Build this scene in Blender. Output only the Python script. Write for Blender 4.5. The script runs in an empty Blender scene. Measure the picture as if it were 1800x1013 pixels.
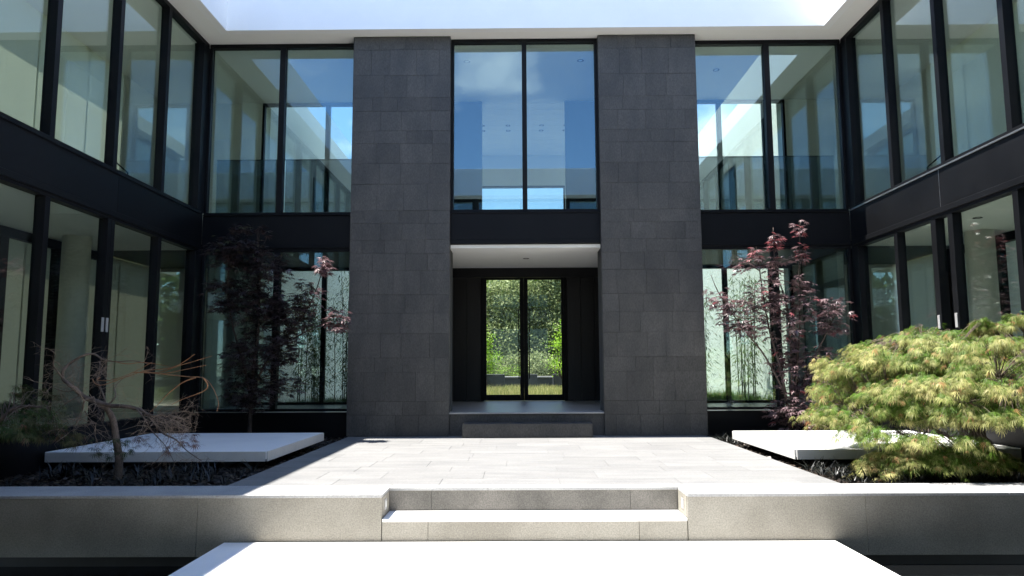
import bpy, bmesh, math, random
import numpy as np
from mathutils import Vector, Matrix

# ------------------------------------------------------------------ camera, sky, sun, exposure
scene = bpy.context.scene
COL = scene.collection
random.seed(7)
rng = np.random.default_rng(7)

EYE = Vector((-0.16, 0.0, 1.30))
CA = Vector((0.99995402, 0.00827876, -0.00484007))
CB = Vector((0.00571489, -0.10914122, 0.99400983))
CC = Vector((-0.00770091, 0.99399178, 0.10918352))
FPX = 1284.45
cam_data = bpy.data.cameras.new('camera')
cam_data.sensor_width = 36.0
cam_data.lens = 36.0 * FPX / 1800.0
cam_data.clip_start = 0.05
cam_data.clip_end = 2000
cam = bpy.data.objects.new('camera', cam_data)
cam.matrix_world = Matrix(((CA.x, CB.x, -CC.x, EYE.x), (CA.y, CB.y, -CC.y, EYE.y), (CA.z, CB.z, -CC.z, EYE.z), (0, 0, 0, 1)))
COL.objects.link(cam)
scene.camera = cam

SUN_EL = 72.0          # degrees above the horizon, the sun stands due left of the court
SUN_BACK = 1.2         # degrees round towards the back facade
sd = Vector((-math.cos(math.radians(SUN_EL)) * math.cos(math.radians(SUN_BACK)),
             math.cos(math.radians(SUN_EL)) * math.sin(math.radians(SUN_BACK)),
             math.sin(math.radians(SUN_EL))))
sun_data = bpy.data.lights.new('sun', 'SUN')
sun_data.energy = 5.0
sun_data.angle = math.radians(0.53)
sun_data.color = (1.0, 0.955, 0.88)
sun = bpy.data.objects.new('sun', sun_data)
sun.rotation_euler = (-sd).to_track_quat('-Z', 'Y').to_euler()
sun.location = (-20, 0, 60)
COL.objects.link(sun)

world = bpy.data.worlds.new('World')
scene.world = world
world.use_nodes = True
wn, wl = world.node_tree.nodes, world.node_tree.links
wn.clear()
w_out = wn.new('ShaderNodeOutputWorld')
w_bg = wn.new('ShaderNodeBackground')
w_bg.inputs['Strength'].default_value = 0.115
w_sky = wn.new('ShaderNodeTexSky')
w_sky.sky_type = 'NISHITA'
w_sky.sun_disc = False
w_sky.sun_elevation = math.radians(SUN_EL)
w_sky.sun_rotation = math.radians(-90 + SUN_BACK)
w_sky.altitude = 300
w_sky.air_density = 1.0
w_sky.dust_density = 0.0
w_sky.ozone_density = 6.0
w_tc = wn.new('ShaderNodeTexCoord')
w_map = wn.new('ShaderNodeMapping')
w_map.inputs['Scale'].default_value = (1.0, 1.0, 1.9)
w_map.inputs['Location'].default_value = (-0.38, -1.78, -1.05)
w_n = wn.new('ShaderNodeTexNoise')
w_n.inputs['Scale'].default_value = 3.4
w_n.inputs['Detail'].default_value = 9
w_n.inputs['Roughness'].default_value = 0.55
w_r = wn.new('ShaderNodeValToRGB')
w_r.color_ramp.elements[0].position = 0.535
w_r.color_ramp.elements[0].color = (0, 0, 0, 1)
w_r.color_ramp.elements[1].position = 0.74
w_r.color_ramp.elements[1].color = (0.85, 0.85, 0.85, 1)
w_mix = wn.new('ShaderNodeMixRGB')
w_mix.inputs['Color2'].default_value = (9.0, 9.2, 9.6, 1)
wl.new(w_tc.outputs['Generated'], w_map.inputs['Vector'])
wl.new(w_map.outputs['Vector'], w_n.inputs['Vector'])
wl.new(w_n.outputs['Fac'], w_r.inputs['Fac'])
wl.new(w_r.outputs['Color'], w_mix.inputs['Fac'])
wl.new(w_sky.outputs['Color'], w_mix.inputs['Color1'])
wl.new(w_mix.outputs['Color'], w_bg.inputs['Color'])
wl.new(w_bg.outputs['Background'], w_out.inputs['Surface'])

vs = scene.view_settings
vs.view_transform = 'Standard'
vs.look = 'None'
vs.exposure = 1.85
vs.gamma = 1.0
vs.use_curve_mapping = False
scene.display_settings.display_device = 'sRGB'

cy = scene.cycles
cy.use_denoising = True
try:
    cy.denoiser = 'OPENIMAGEDENOISE'
except Exception:
    pass
cy.max_bounces = 12
cy.diffuse_bounces = 6
cy.glossy_bounces = 5
cy.transmission_bounces = 8
cy.transparent_max_bounces = 40
cy.caustics_reflective = False
cy.caustics_refractive = False
cy.sample_clamp_indirect = 8.0

# ------------------------------------------------------------------ helpers
def new_mat(name):
    m = bpy.data.materials.new(name)
    m.use_nodes = True
    nt = m.node_tree
    nt.nodes.clear()
    out = nt.nodes.new('ShaderNodeOutputMaterial')
    return m, nt, out

def ND(nt, kind, **kw):
    n = nt.nodes.new(kind)
    for k, v in kw.items():
        if k in n.inputs:
            n.inputs[k].default_value = v
        else:
            setattr(n, k, v)
    return n

def c4(c):
    return (c[0], c[1], c[2], 1.0)

def surface(name, col_a, col_b, scale=4.0, rough=0.6, speck=None, speck_scale=120.0, bump=0.0, bump_scale=60.0,
            piece=0.0, spec=0.4, stretch=(1, 1, 1), metallic=0.0, rough_var=0.0, lo=0.35, hi=0.65):
    """matte or satin surface: two tones of large mottling, optional speckle, tone that differs piece by piece"""
    m, nt, out = new_mat(name)
    L = nt.links.new
    geo = ND(nt, 'ShaderNodeNewGeometry')
    mp = ND(nt, 'ShaderNodeMapping', Scale=stretch)
    L(geo.outputs['Position'], mp.inputs['Vector'])
    n1 = ND(nt, 'ShaderNodeTexNoise', Scale=scale, Detail=7.0, Roughness=0.62)
    L(mp.outputs['Vector'], n1.inputs['Vector'])
    r1 = ND(nt, 'ShaderNodeMapRange')
    r1.inputs['From Min'].default_value = lo
    r1.inputs['From Max'].default_value = hi
    L(n1.outputs['Fac'], r1.inputs['Value'])
    mx = ND(nt, 'ShaderNodeMixRGB', Color1=c4(col_a), Color2=c4(col_b))
    L(r1.outputs['Result'], mx.inputs['Fac'])
    cur = mx.outputs['Color']
    if speck is not None:
        n2 = ND(nt, 'ShaderNodeTexNoise', Scale=speck_scale, Detail=3.0, Roughness=0.7)
        L(mp.outputs['Vector'], n2.inputs['Vector'])
        r2 = ND(nt, 'ShaderNodeMapRange')
        r2.inputs['From Min'].default_value = 0.36
        r2.inputs['From Max'].default_value = 0.64
        r2.inputs['To Min'].default_value = 1.0 - speck
        r2.inputs['To Max'].default_value = 1.0 + speck
        L(n2.outputs['Fac'], r2.inputs['Value'])
        mu = ND(nt, 'ShaderNodeMixRGB', blend_type='MULTIPLY')
        mu.inputs['Fac'].default_value = 1.0
        L(cur, mu.inputs['Color1'])
        L(r2.outputs['Result'], mu.inputs['Color2'])
        cur = mu.outputs['Color']
    if piece > 0:
        oi = ND(nt, 'ShaderNodeObjectInfo')
        r3 = ND(nt, 'ShaderNodeMapRange')
        r3.inputs['To Min'].default_value = 1.0 - piece
        r3.inputs['To Max'].default_value = 1.0 + piece
        L(oi.outputs['Random'], r3.inputs['Value'])
        mu = ND(nt, 'ShaderNodeMixRGB', blend_type='MULTIPLY')
        mu.inputs['Fac'].default_value = 1.0
        L(cur, mu.inputs['Color1'])
        L(r3.outputs['Result'], mu.inputs['Color2'])
        cur = mu.outputs['Color']
    bs = ND(nt, 'ShaderNodeBsdfPrincipled')
    bs.inputs['Roughness'].default_value = rough
    bs.inputs['Metallic'].default_value = metallic
    bs.inputs['Specular IOR Level'].default_value = spec
    L(cur, bs.inputs['Base Color'])
    if rough_var > 0:
        rr = ND(nt, 'ShaderNodeMapRange')
        rr.inputs['To Min'].default_value = max(0.02, rough - rough_var)
        rr.inputs['To Max'].default_value = min(1.0, rough + rough_var)
        L(n1.outputs['Fac'], rr.inputs['Value'])
        L(rr.outputs['Result'], bs.inputs['Roughness'])
    if bump > 0:
        n3 = ND(nt, 'ShaderNodeTexNoise', Scale=bump_scale, Detail=6.0, Roughness=0.6)
        L(geo.outputs['Position'], n3.inputs['Vector'])
        bp = ND(nt, 'ShaderNodeBump')
        bp.inputs['Strength'].default_value = bump
        bp.inputs['Distance'].default_value = 0.01
        L(n3.outputs['Fac'], bp.inputs['Height'])
        L(bp.outputs['Normal'], bs.inputs['Normal'])
    L(bs.outputs['BSDF'], out.inputs['Surface'])
    return m

def glass_mat(name, tint, r0, wavy=0.0, coat=(0.65, 0.88, 1.0)):
    """coated window glass: see-through tint, mirror share rising towards grazing view"""
    m, nt, out = new_mat(name)
    L = nt.links.new
    lw = ND(nt, 'ShaderNodeLayerWeight')
    lw.inputs['Blend'].default_value = 0.5
    pw = ND(nt, 'ShaderNodeMath', operation='POWER')
    pw.inputs[1].default_value = 4.5
    L(lw.outputs['Facing'], pw.inputs[0])
    mr = ND(nt, 'ShaderNodeMapRange')
    mr.inputs['To Min'].default_value = r0
    mr.inputs['To Max'].default_value = 0.92
    L(pw.outputs[0], mr.inputs['Value'])
    tr = ND(nt, 'ShaderNodeBsdfTransparent', Color=c4(tint))
    gl = ND(nt, 'ShaderNodeBsdfGlossy', Color=c4(coat), Roughness=0.0)
    if wavy > 0:
        geo = ND(nt, 'ShaderNodeNewGeometry')
        nn = ND(nt, 'ShaderNodeTexNoise', Scale=0.9, Detail=1.0)
        L(geo.outputs['Position'], nn.inputs['Vector'])
        bp = ND(nt, 'ShaderNodeBump')
        bp.inputs['Strength'].default_value = wavy
        bp.inputs['Distance'].default_value = 0.02
        L(nn.outputs['Fac'], bp.inputs['Height'])
        L(bp.outputs['Normal'], gl.inputs['Normal'])
    mx = ND(nt, 'ShaderNodeMixShader')
    L(mr.outputs['Result'], mx.inputs['Fac'])
    L(tr.outputs['BSDF'], mx.inputs[1])
    L(gl.outputs['BSDF'], mx.inputs[2])
    L(mx.outputs['Shader'], out.inputs['Surface'])
    return m

def leaf_mat(name, through=0.35, rough=0.45, spec=0.35):
    """foliage: colour of each leaf from the 'leaf_colour' attribute, some light passing through"""
    m, nt, out = new_mat(name)
    L = nt.links.new
    at = ND(nt, 'ShaderNodeAttribute', attribute_name='leaf_colour')
    bs = ND(nt, 'ShaderNodeBsdfPrincipled')
    bs.inputs['Roughness'].default_value = rough
    bs.inputs['Specular IOR Level'].default_value = spec
    L(at.outputs['Color'], bs.inputs['Base Color'])
    tl = ND(nt, 'ShaderNodeBsdfTranslucent')
    L(at.outputs['Color'], tl.inputs['Color'])
    mx = ND(nt, 'ShaderNodeMixShader')
    mx.inputs['Fac'].default_value = through
    L(bs.outputs['BSDF'], mx.inputs[1])
    L(tl.outputs['BSDF'], mx.inputs[2])
    L(mx.outputs['Shader'], out.inputs['Surface'])
    return m

M = {}
M['basalt'] = surface('dark_basalt', (0.053, 0.052, 0.050), (0.080, 0.0765, 0.071), 1.9, 0.62, 0.24, 34, 0.45, 60, 0.11, 0.3, stretch=(1.6, 1.6, 0.7), rough_var=0.12)
M['basalt_joint'] = surface('basalt_joint', (0.046, 0.046, 0.046), (0.06, 0.06, 0.06), 6, 0.9)
M['granite'] = surface('tan_granite', (0.215, 0.20, 0.168), (0.285, 0.268, 0.23), 1.3, 0.7, 0.20, 70, 0.35, 160, 0.05, 0.3)
M['granite_riser'] = surface('grey_granite_riser', (0.105, 0.10, 0.09), (0.165, 0.155, 0.14), 2.0, 0.7, 0.24, 75, 0.3, 160, 0.06, 0.3)
M['coping'] = surface('pale_granite_coping', (0.30, 0.30, 0.30), (0.38, 0.378, 0.372), 2.5, 0.65, 0.16, 70, 0.2, 140, 0.05, 0.3)
M['paver'] = surface('flamed_granite_paver', (0.150, 0.151, 0.152), (0.190, 0.189, 0.187), 2.4, 0.6, 0.16, 55, 0.2, 120, 0.06, 0.35, stretch=(0.5, 2.2, 1))
M['paver_joint'] = surface('paver_joint', (0.135, 0.135, 0.135), (0.155, 0.155, 0.152), 9, 0.9)
M['slab'] = surface('white_terrazzo_slab', (0.80, 0.80, 0.795), (0.85, 0.848, 0.84), 1.6, 0.5, 0.05, 140, 0.1, 90, 0.03, 0.4)
M['slab_side'] = surface('slab_edge_stone', (0.60, 0.595, 0.575), (0.68, 0.675, 0.655), 2.6, 0.6, 0.08, 140, 0.1, 90, 0.04, 0.35)
M['black'] = surface('black_painted_metal', (0.0042, 0.0045, 0.0055), (0.0065, 0.0068, 0.008), 1.2, 0.5, None, 1, 0.04, 14, 0.10, 0.16, rough_var=0.10)
M['trim'] = surface('brushed_metal_trim', (0.42, 0.42, 0.42), (0.55, 0.55, 0.54), 8, 0.35, metallic=0.9)
M['plate'] = surface('brushed_steel_plate', (0.38, 0.38, 0.375), (0.48, 0.48, 0.475), 20, 0.38, metallic=0.35, stretch=(1, 1, 8))
M['fascia'] = surface('white_render_fascia', (0.86, 0.86, 0.86), (0.90, 0.90, 0.895), 0.8, 0.7, 0.02, 60, 0.05, 40)
M['soffit'] = surface('cream_soffit', (0.86, 0.85, 0.825), (0.89, 0.88, 0.855), 0.7, 0.75, 0.02, 70)
M['ceiling'] = surface('white_ceiling', (0.80, 0.795, 0.765), (0.84, 0.835, 0.805), 0.6, 0.8)
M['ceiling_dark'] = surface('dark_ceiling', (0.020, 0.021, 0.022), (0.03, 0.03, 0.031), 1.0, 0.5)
M['wall_in'] = surface('pale_interior_wall', (0.70, 0.70, 0.64), (0.75, 0.75, 0.69), 0.5, 0.8)
M['wall_mid'] = surface('grey_interior_wall', (0.17, 0.175, 0.17), (0.21, 0.215, 0.205), 0.6, 0.7)
M['wall_dark'] = surface('dark_interior_panel', (0.010, 0.010, 0.010), (0.018, 0.0175, 0.017), 1.2, 0.5, stretch=(6, 6, 0.5), piece=0.25)
M['blind'] = surface('pale_roller_blind', (0.56, 0.58, 0.50), (0.62, 0.64, 0.555), 0.8, 0.9, 0.03, 240)
M['floor_in'] = surface('pale_stone_floor', (0.34, 0.335, 0.32), (0.42, 0.415, 0.395), 1.5, 0.32, 0.06, 90, rough_var=0.08, spec=0.5)
M['floor_wood'] = surface('grey_boards', (0.26, 0.255, 0.25), (0.40, 0.39, 0.375), 1.2, 0.33, 0.1, 60, stretch=(1, 8, 1), rough_var=0.1, spec=0.6)
M['white_wall'] = surface('white_garden_wall', (0.80, 0.80, 0.79), (0.85, 0.85, 0.84), 0.5, 0.8, 0.02, 50)
M['concrete'] = surface('grey_concrete', (0.26, 0.26, 0.25), (0.36, 0.355, 0.34), 1.6, 0.8, 0.1, 60)
M['planter'] = surface('blue_grey_planter', (0.030, 0.036, 0.042), (0.050, 0.057, 0.064), 2.0, 0.6)
M['soil'] = surface('dark_mulch', (0.010, 0.008, 0.007), (0.036, 0.028, 0.022), 26, 0.95, 0.4, 90, 1.0, 40)
M['lawn'] = surface('meadow_ground', (0.06, 0.075, 0.03), (0.14, 0.13, 0.06), 0.8, 0.9, 0.3, 30)
M['ground'] = surface('earth_ground', (0.09, 0.085, 0.06), (0.15, 0.14, 0.10), 0.3, 0.95, 0.2, 12)
M['basin'] = surface('black_pool_lining', (0.008, 0.008, 0.009), (0.016, 0.016, 0.017), 3, 0.5)
M['bark'] = surface('maple_bark', (0.085, 0.062, 0.050), (0.17, 0.13, 0.105), 9, 0.85, 0.3, 90, 0.6, 60, stretch=(1, 1, 0.4))
M['twig'] = surface('dry_twig', (0.20, 0.145, 0.11), (0.36, 0.28, 0.22), 7, 0.8, 0.2, 60)
M['shoot'] = surface('orange_shoot', (0.26, 0.12, 0.055), (0.36, 0.19, 0.10), 9, 0.6)
M['bark_dark'] = surface('dark_bark', (0.035, 0.026, 0.022), (0.07, 0.052, 0.044), 9, 0.9, 0.3, 60, 0.5, 50)
M['culm'] = surface('black_bamboo_culm', (0.030, 0.038, 0.020), (0.07, 0.085, 0.04), 6, 0.4)
M['leaf'] = leaf_mat('leaf', 0.38, 0.5, 0.2)
M['leaf_red'] = leaf_mat('red_leaf', 0.25, 0.38, 0.8)
M['grass'] = leaf_mat('grass_blade', 0.3, 0.5, 0.3)
M['mondo'] = leaf_mat('black_grass_blade', 0.05, 0.42, 0.35)
M['glass'] = glass_mat('window_glass', (0.80, 0.848, 0.81), 0.135, 0.012)
M['glass_wing'] = glass_mat('wing_window_glass', (0.82, 0.865, 0.83), 0.11, 0.012, (0.84, 0.92, 0.93))
M['glass_rear'] = glass_mat('rear_window_glass', (0.90, 0.945, 0.925), 0.045)
M['glass_door'] = glass_mat('door_glass', (0.96, 0.97, 0.965), 0.008)
M['glass_guard'] = glass_mat('smoked_guard_glass', (0.42, 0.44, 0.45), 0.05)
def screen_mat(name, col, through):
    m, nt, out = new_mat(name)
    L = nt.links.new
    geo = ND(nt, 'ShaderNodeNewGeometry')
    nn = ND(nt, 'ShaderNodeTexNoise', Scale=0.9, Detail=4.0)
    L(geo.outputs['Position'], nn.inputs['Vector'])
    mx0 = ND(nt, 'ShaderNodeMixRGB', Color1=c4(col), Color2=c4([c * 0.88 for c in col]))
    L(nn.outputs['Fac'], mx0.inputs['Fac'])
    a = ND(nt, 'ShaderNodeBsdfDiffuse'); b = ND(nt, 'ShaderNodeBsdfTranslucent')
    L(mx0.outputs['Color'], a.inputs['Color']); L(mx0.outputs['Color'], b.inputs['Color'])
    mx = ND(nt, 'ShaderNodeMixShader')
    mx.inputs['Fac'].default_value = through
    L(a.outputs['BSDF'], mx.inputs[1]); L(b.outputs['BSDF'], mx.inputs[2])
    L(mx.outputs['Shader'], out.inputs['Surface'])
    return m
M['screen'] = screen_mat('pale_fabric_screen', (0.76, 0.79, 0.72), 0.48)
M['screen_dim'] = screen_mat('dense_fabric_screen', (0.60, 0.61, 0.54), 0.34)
M['lens'] = surface('frosted_light_lens', (0.75, 0.75, 0.73), (0.82, 0.82, 0.80), 5, 0.3)

m, nt, out = new_mat('dark_water')
bs = ND(nt, 'ShaderNodeBsdfPrincipled')
bs.inputs['Base Color'].default_value = (0.004, 0.0045, 0.005, 1)
bs.inputs['Roughness'].default_value = 0.03
bs.inputs['IOR'].default_value = 1.33
geo = ND(nt, 'ShaderNodeNewGeometry')
nn = ND(nt, 'ShaderNodeTexNoise', Scale=5.0, Detail=3.0)
nt.links.new(geo.outputs['Position'], nn.inputs['Vector'])
bp = ND(nt, 'ShaderNodeBump')
bp.inputs['Strength'].default_value = 0.10
bp.inputs['Distance'].default_value = 0.02
nt.links.new(nn.outputs['Fac'], bp.inputs['Height'])
nt.links.new(bp.outputs['Normal'], bs.inputs['Normal'])
nt.links.new(bs.outputs['BSDF'], out.inputs['Surface'])
M['water'] = m

def tag(o, label=None, cat=None, group=None, kind=None):
    if label: o['label'] = label
    if cat: o['category'] = cat
    if group: o['group'] = group
    if kind: o['kind'] = kind
    return o

def thing(name, loc, label, cat, group=None):
    o = bpy.data.objects.new(name, None)
    o.empty_display_size = 0.2
    o.location = loc
    COL.objects.link(o)
    return tag(o, label, cat, group)

def wloc(o):
    v = Vector((0, 0, 0))
    while o is not None:
        v += o.location
        o = o.parent
    return v

def link(name, me, mat, parent=None, at=(0, 0, 0)):
    if mat is not None:
        me.materials.append(M[mat])
    o = bpy.data.objects.new(name, me)
    COL.objects.link(o)
    p = Vector(at)
    if parent is not None:
        o.parent = parent
        p = p - wloc(parent)
    o.location = p
    return o

def box_mesh(name, dx, dy, dz, bevel=0.0, segs=1):
    bm = bmesh.new()
    bmesh.ops.create_cube(bm, size=1.0)
    for v in bm.verts:
        v.co.x *= dx; v.co.y *= dy; v.co.z *= dz
    if bevel > 0:
        bmesh.ops.bevel(bm, geom=bm.edges[:], offset=min(bevel, 0.45 * min(dx, dy, dz)), segments=segs, profile=0.5, affect='EDGES')
    me = bpy.data.meshes.new(name)
    bm.to_mesh(me)
    bm.free()
    return me

def box(name, x0, x1, y0, y1, z0, z1, mat, parent=None, bevel=0.0):
    if x0 > x1: x0, x1 = x1, x0
    if y0 > y1: y0, y1 = y1, y0
    return link(name, box_mesh(name, x1 - x0, y1 - y0, z1 - z0, bevel), mat, parent, ((x0 + x1) / 2, (y0 + y1) / 2, (z0 + z1) / 2))

def struct(o, kind='structure'):
    o['kind'] = kind
    return o

def poly_mesh(name, verts, faces):
    me = bpy.data.meshes.new(name)
    me.from_pydata(verts, [], faces)
    me.update()
    return me

class Tubes:
    """collects tapering round sticks into one mesh"""
    def __init__(self): self.v = []; self.f = []
    def add(self, pts, radii, n=6):
        pts = [Vector(p) for p in pts]
        base = len(self.v)
        up = Vector((0.31, 0.83, 0.46)).normalized()
        for i, p in enumerate(pts):
            t = (pts[min(i + 1, len(pts) - 1)] - pts[max(i - 1, 0)])
            if t.length < 1e-9: t = Vector((0, 0, 1))
            t.normalize()
            a = t.cross(up)
            if a.length < 1e-4: a = t.cross(Vector((1, 0, 0)))
            a.normalize(); b = t.cross(a)
            for k in range(n):
                ang = 2 * math.pi * k / n
                self.v.append(p + (a * math.cos(ang) + b * math.sin(ang)) * radii[i])
        for i in range(len(pts) - 1):
            for k in range(n):
                k2 = (k + 1) % n
                self.f.append((base + i * n + k, base + i * n + k2, base + (i + 1) * n + k2, base + (i + 1) * n + k))
        self.f.append(tuple(base + k for k in reversed(range(n))))
        self.f.append(tuple(base + (len(pts) - 1) * n + k for k in range(n)))
    def build(self, name, mat, parent=None):
        at = wloc(parent) if parent else Vector((0, 0, 0))
        me = poly_mesh(name, [v - at for v in self.v], self.f)
        for p in me.polygons: p.use_smooth = True
        return link(name, me, mat, parent, at)

def smooth_path(pts, sub=4):
    """Catmull-Rom through the points"""
    P = [Vector(p) for p in pts]
    if len(P) < 3: 
        return [P[0].lerp(P[-1], i / sub) for i in range(sub + 1)]
    out = []
    for i in range(len(P) - 1):
        p0 = P[max(i - 1, 0)]; p1 = P[i]; p2 = P[i + 1]; p3 = P[min(i + 2, len(P) - 1)]
        for s in range(sub):
            t = s / sub
            out.append(0.5 * ((2 * p1) + (p2 - p0) * t + (2 * p0 - 5 * p1 + 4 * p2 - p3) * t * t + (3 * p1 - p0 - 3 * p2 + p3) * t ** 3))
    out.append(P[-1])
    return out

# ---- leaves: templates are lists of quads in local space (x forward, y side, z up), unit length
def star_leaf(angles, lengths, width, droop, petiole=0.0):
    V = []; F = []
    for a, l in zip(angles, lengths):
        a = math.radians(a)
        d = np.array([math.cos(a), math.sin(a), 0]); s = np.array([-math.sin(a), math.cos(a), 0])
        b = len(V)
        o = np.array([petiole, 0, 0])
        V += [o, o + d * l * 0.45 - s * width * l * 0.5 + np.array([0, 0, -droop * l * 0.12]),
              o + d * l + np.array([0, 0, -droop * l]), o + d * l * 0.45 + s * width * l * 0.5 + np.array([0, 0, -droop * l * 0.12])]
        F.append((b, b + 1, b + 2, b + 3))
    return np.array(V), np.array(F)

MAPLE = star_leaf([0, 38, -38, 78, -78], [1.0, 0.92, 0.92, 0.6, 0.6], 0.24, 0.30, 0.12)
LACE = star_leaf([0, 24, -24, 48, -48, 78, -78], [1.0, 0.97, 0.97, 0.85, 0.85, 0.6, 0.6], 0.10, 0.45, 0.05)
def lace_variant(seed):
    r = np.random.default_rng(seed)
    an = [0, 22, -22, 46, -46, 74, -74]
    return star_leaf([a + r.normal(0, 5) for a in an], [l * r.uniform(0.75, 1.15) for l in (1.0, 0.97, 0.97, 0.82, 0.82, 0.55, 0.55)], 0.072, r.uniform(0.35, 0.7), 0.05)
LACES = [lace_variant(300 + k) for k in range(4)]
BLADE = star_leaf([0], [1.0], 0.16, 0.30)
OVAL = star_leaf([0], [1.0], 0.62, 0.12)

def leaves(name, tmpl, P, D, U, S, C, mat, parent=None, kind='stuff'):
    """P positions, D forward directions, U rough up vectors, S sizes, C colours (n,3)"""
    tv, tf = tmpl
    P = np.asarray(P, float); D = np.asarray(D, float); U = np.asarray(U, float); S = np.asarray(S, float); C = np.asarray(C, float)
    n = len(P)
    D = D / np.linalg.norm(D, axis=1, keepdims=True)
    Y = np.cross(U, D); Y /= np.maximum(np.linalg.norm(Y, axis=1, keepdims=True), 1e-6)
    Z = np.cross(D, Y)
    k = len(tv)
    V = (P[:, None, :] + S[:, None, None] * (tv[None, :, 0:1] * D[:, None, :] + tv[None, :, 1:2] * Y[:, None, :] + tv[None, :, 2:3] * Z[:, None, :]))
    at = np.array(wloc(parent)) if parent else np.zeros(3)
    V = (V - at).reshape(-1, 3)
    Fq = (tf[None, :, :] + (np.arange(n) * k)[:, None, None]).reshape(-1, 4)
    me = bpy.data.meshes.new(name)
    me.vertices.add(len(V)); me.vertices.foreach_set('co', V.astype(np.float32).ravel())
    me.loops.add(Fq.size); me.loops.foreach_set('vertex_index', Fq.astype(np.int32).ravel())
    me.polygons.add(len(Fq))
    me.polygons.foreach_set('loop_start', (np.arange(len(Fq)) * 4).astype(np.int32))
    me.polygons.foreach_set('loop_total', np.full(len(Fq), 4, np.int32))
    me.update(calc_edges=True)
    ca = me.color_attributes.new('leaf_colour', 'FLOAT_COLOR', 'POINT')
    cc = np.ones((n, k, 4), np.float32); cc[:, :, :3] = C[:, None, :]
    ca.data.foreach_set('color', cc.ravel())
    o = link(name, me, mat, parent, at)
    if kind: o['kind'] = kind
    return o

def at_px(px, py, y):
    """point of the place at distance y into the court that was measured at this spot of the survey picture"""
    d = CA * (px - 900.0) - CB * (py - 506.5) + CC * FPX
    return EYE + d * (y / d.y)

# ------------------------------------------------------------------ measured lines of the house
GX = 6.63        # wing glazing
FY = 14.27       # front of the stone towers
WY = 14.63       # side glazing of the back facade
RY = 17.76       # rear glazing of the back wing
SOF = 8.06       # underside of the eaves
TOP = 9.12       # top of the white fascia
FX = 5.97        # fascia of the wings
FB = 13.95       # fascia of the back wing
FF = 0.88        # fascia of the front wing (over the camera)
FLO = 0.45       # ground floor level
SP0, SP1 = 3.75, 4.42   # storey band
HEAD = 7.96

# ------------------------------------------------------------------ ground and water
g = box('ground', -300, 300, -250, 450, -1.6, -1.2, 'ground'); struct(g)
g = box('pool_floor', -6.6, 6.6, 0.3, 7.9, -1.18, -1.1, 'basin'); struct(g)
g = box('water', -6.58, 6.58, 0.32, 7.80, -1.05, -0.72, 'water'); struct(g)
g = box('meadow', -90, 90, 22.6, 300, -1.15, 0.08, 'lawn'); struct(g)
g = box('rear_court_ground', 2.4, 14, RY + 0.14, 22.59, -1.15, 0.07, 'lawn'); struct(g)
g = box('rear_court_ground', -14, -2.4, RY + 0.14, 22.59, -1.15, 0.07, 'lawn'); struct(g)

def soil_bed(x0, x1, y0, y1, z, seed):
    nx, ny = 90, 150
    r = np.random.default_rng(seed)
    xs = np.linspace(x0, x1, nx); ys = np.linspace(y0, y1, ny)
    h = r.normal(0, 0.012, (nx, ny))
    for k in range(14):
        a, b, p = r.uniform(-9, 9), r.uniform(-9, 9), r.uniform(0, 6)
        h += 0.006 * np.sin(a * xs[:, None] + b * ys[None, :] + p)
    V = [(xs[i], ys[j], z + h[i, j]) for i in range(nx) for j in range(ny)]
    F = [(i * ny + j, (i + 1) * ny + j, (i + 1) * ny + j + 1, i * ny + j + 1) for i in range(nx - 1) for j in range(ny - 1)]
    o = link('planting_bed', poly_mesh('planting_bed', V, F), 'soil')
    return struct(o)
soil_bed(-6.62, -3.47, 8.36, 14.66, -0.06, 1)
soil_bed(3.47, 6.62, 8.36, 14.66, -0.06, 2)

# bark chips lying on the beds
def chips(x0, x1, y0, y1, n, seed, label):
    r = np.random.default_rng(seed)
    P = np.stack([r.uniform(x0, x1, n), r.uniform(y0, y1, n), r.uniform(-0.05, -0.02, n)], 1)
    a = r.uniform(0, 6.28, n)
    D = np.stack([np.cos(a), np.sin(a), r.normal(0, 0.35, n)], 1)
    U = np.stack([r.normal(0, 0.4, n), r.normal(0, 0.4, n), np.ones(n)], 1)
    t = r.uniform(0, 1, n)[:, None]
    C = np.array([0.012, 0.009, 0.008]) * (1 - t) + np.array([0.075, 0.055, 0.042]) * t
    o = leaves('bark_mulch', OVAL, P, D, U, r.uniform(0.03, 0.09, n), C, 'mondo', None)
    tag(o, label, 'mulch')
chips(-6.6, -3.5, 8.4, 14.5, 6000, 3, 'dark bark mulch spread over the shaded left planting bed')
chips(3.5, 6.6, 8.4, 14.5, 6000, 4, 'dark bark mulch spread over the sunny right planting bed')

# ------------------------------------------------------------------ terrace: pavers, coping, retaining wall, steps
pl = box('terrace', -3.45, 3.45, 8.22, 14.60, -0.60, -0.0045, 'paver_joint'); struct(pl)
r = random.Random(11)
yy = 8.40
row = 0
while yy < 14.58:
    d = r.choice([0.46, 0.61, 0.61, 0.46, 0.76])
    y1 = min(yy + d, 14.60)
    if 14.60 - y1 < 0.15: y1 = 14.60
    x = -3.45
    first = True
    while x < 3.449:
        w = r.choice([0.76, 0.91, 1.07, 1.22, 1.37])
        if first: w = r.uniform(0.4, 1.3); first = False
        x1 = min(x + w, 3.45)
        if 3.45 - x1 < 0.25: x1 = 3.45
        z1 = 0.0 + r.uniform(-0.0012, 0.0012)
        box('paver', x + 0.0018, x1 - 0.0018, yy + 0.0018, y1 - 0.0018, -0.0044, z1 + 0.0006, 'paver', pl, 0.0012)
        x = x1
    yy = y1
    row += 1

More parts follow.
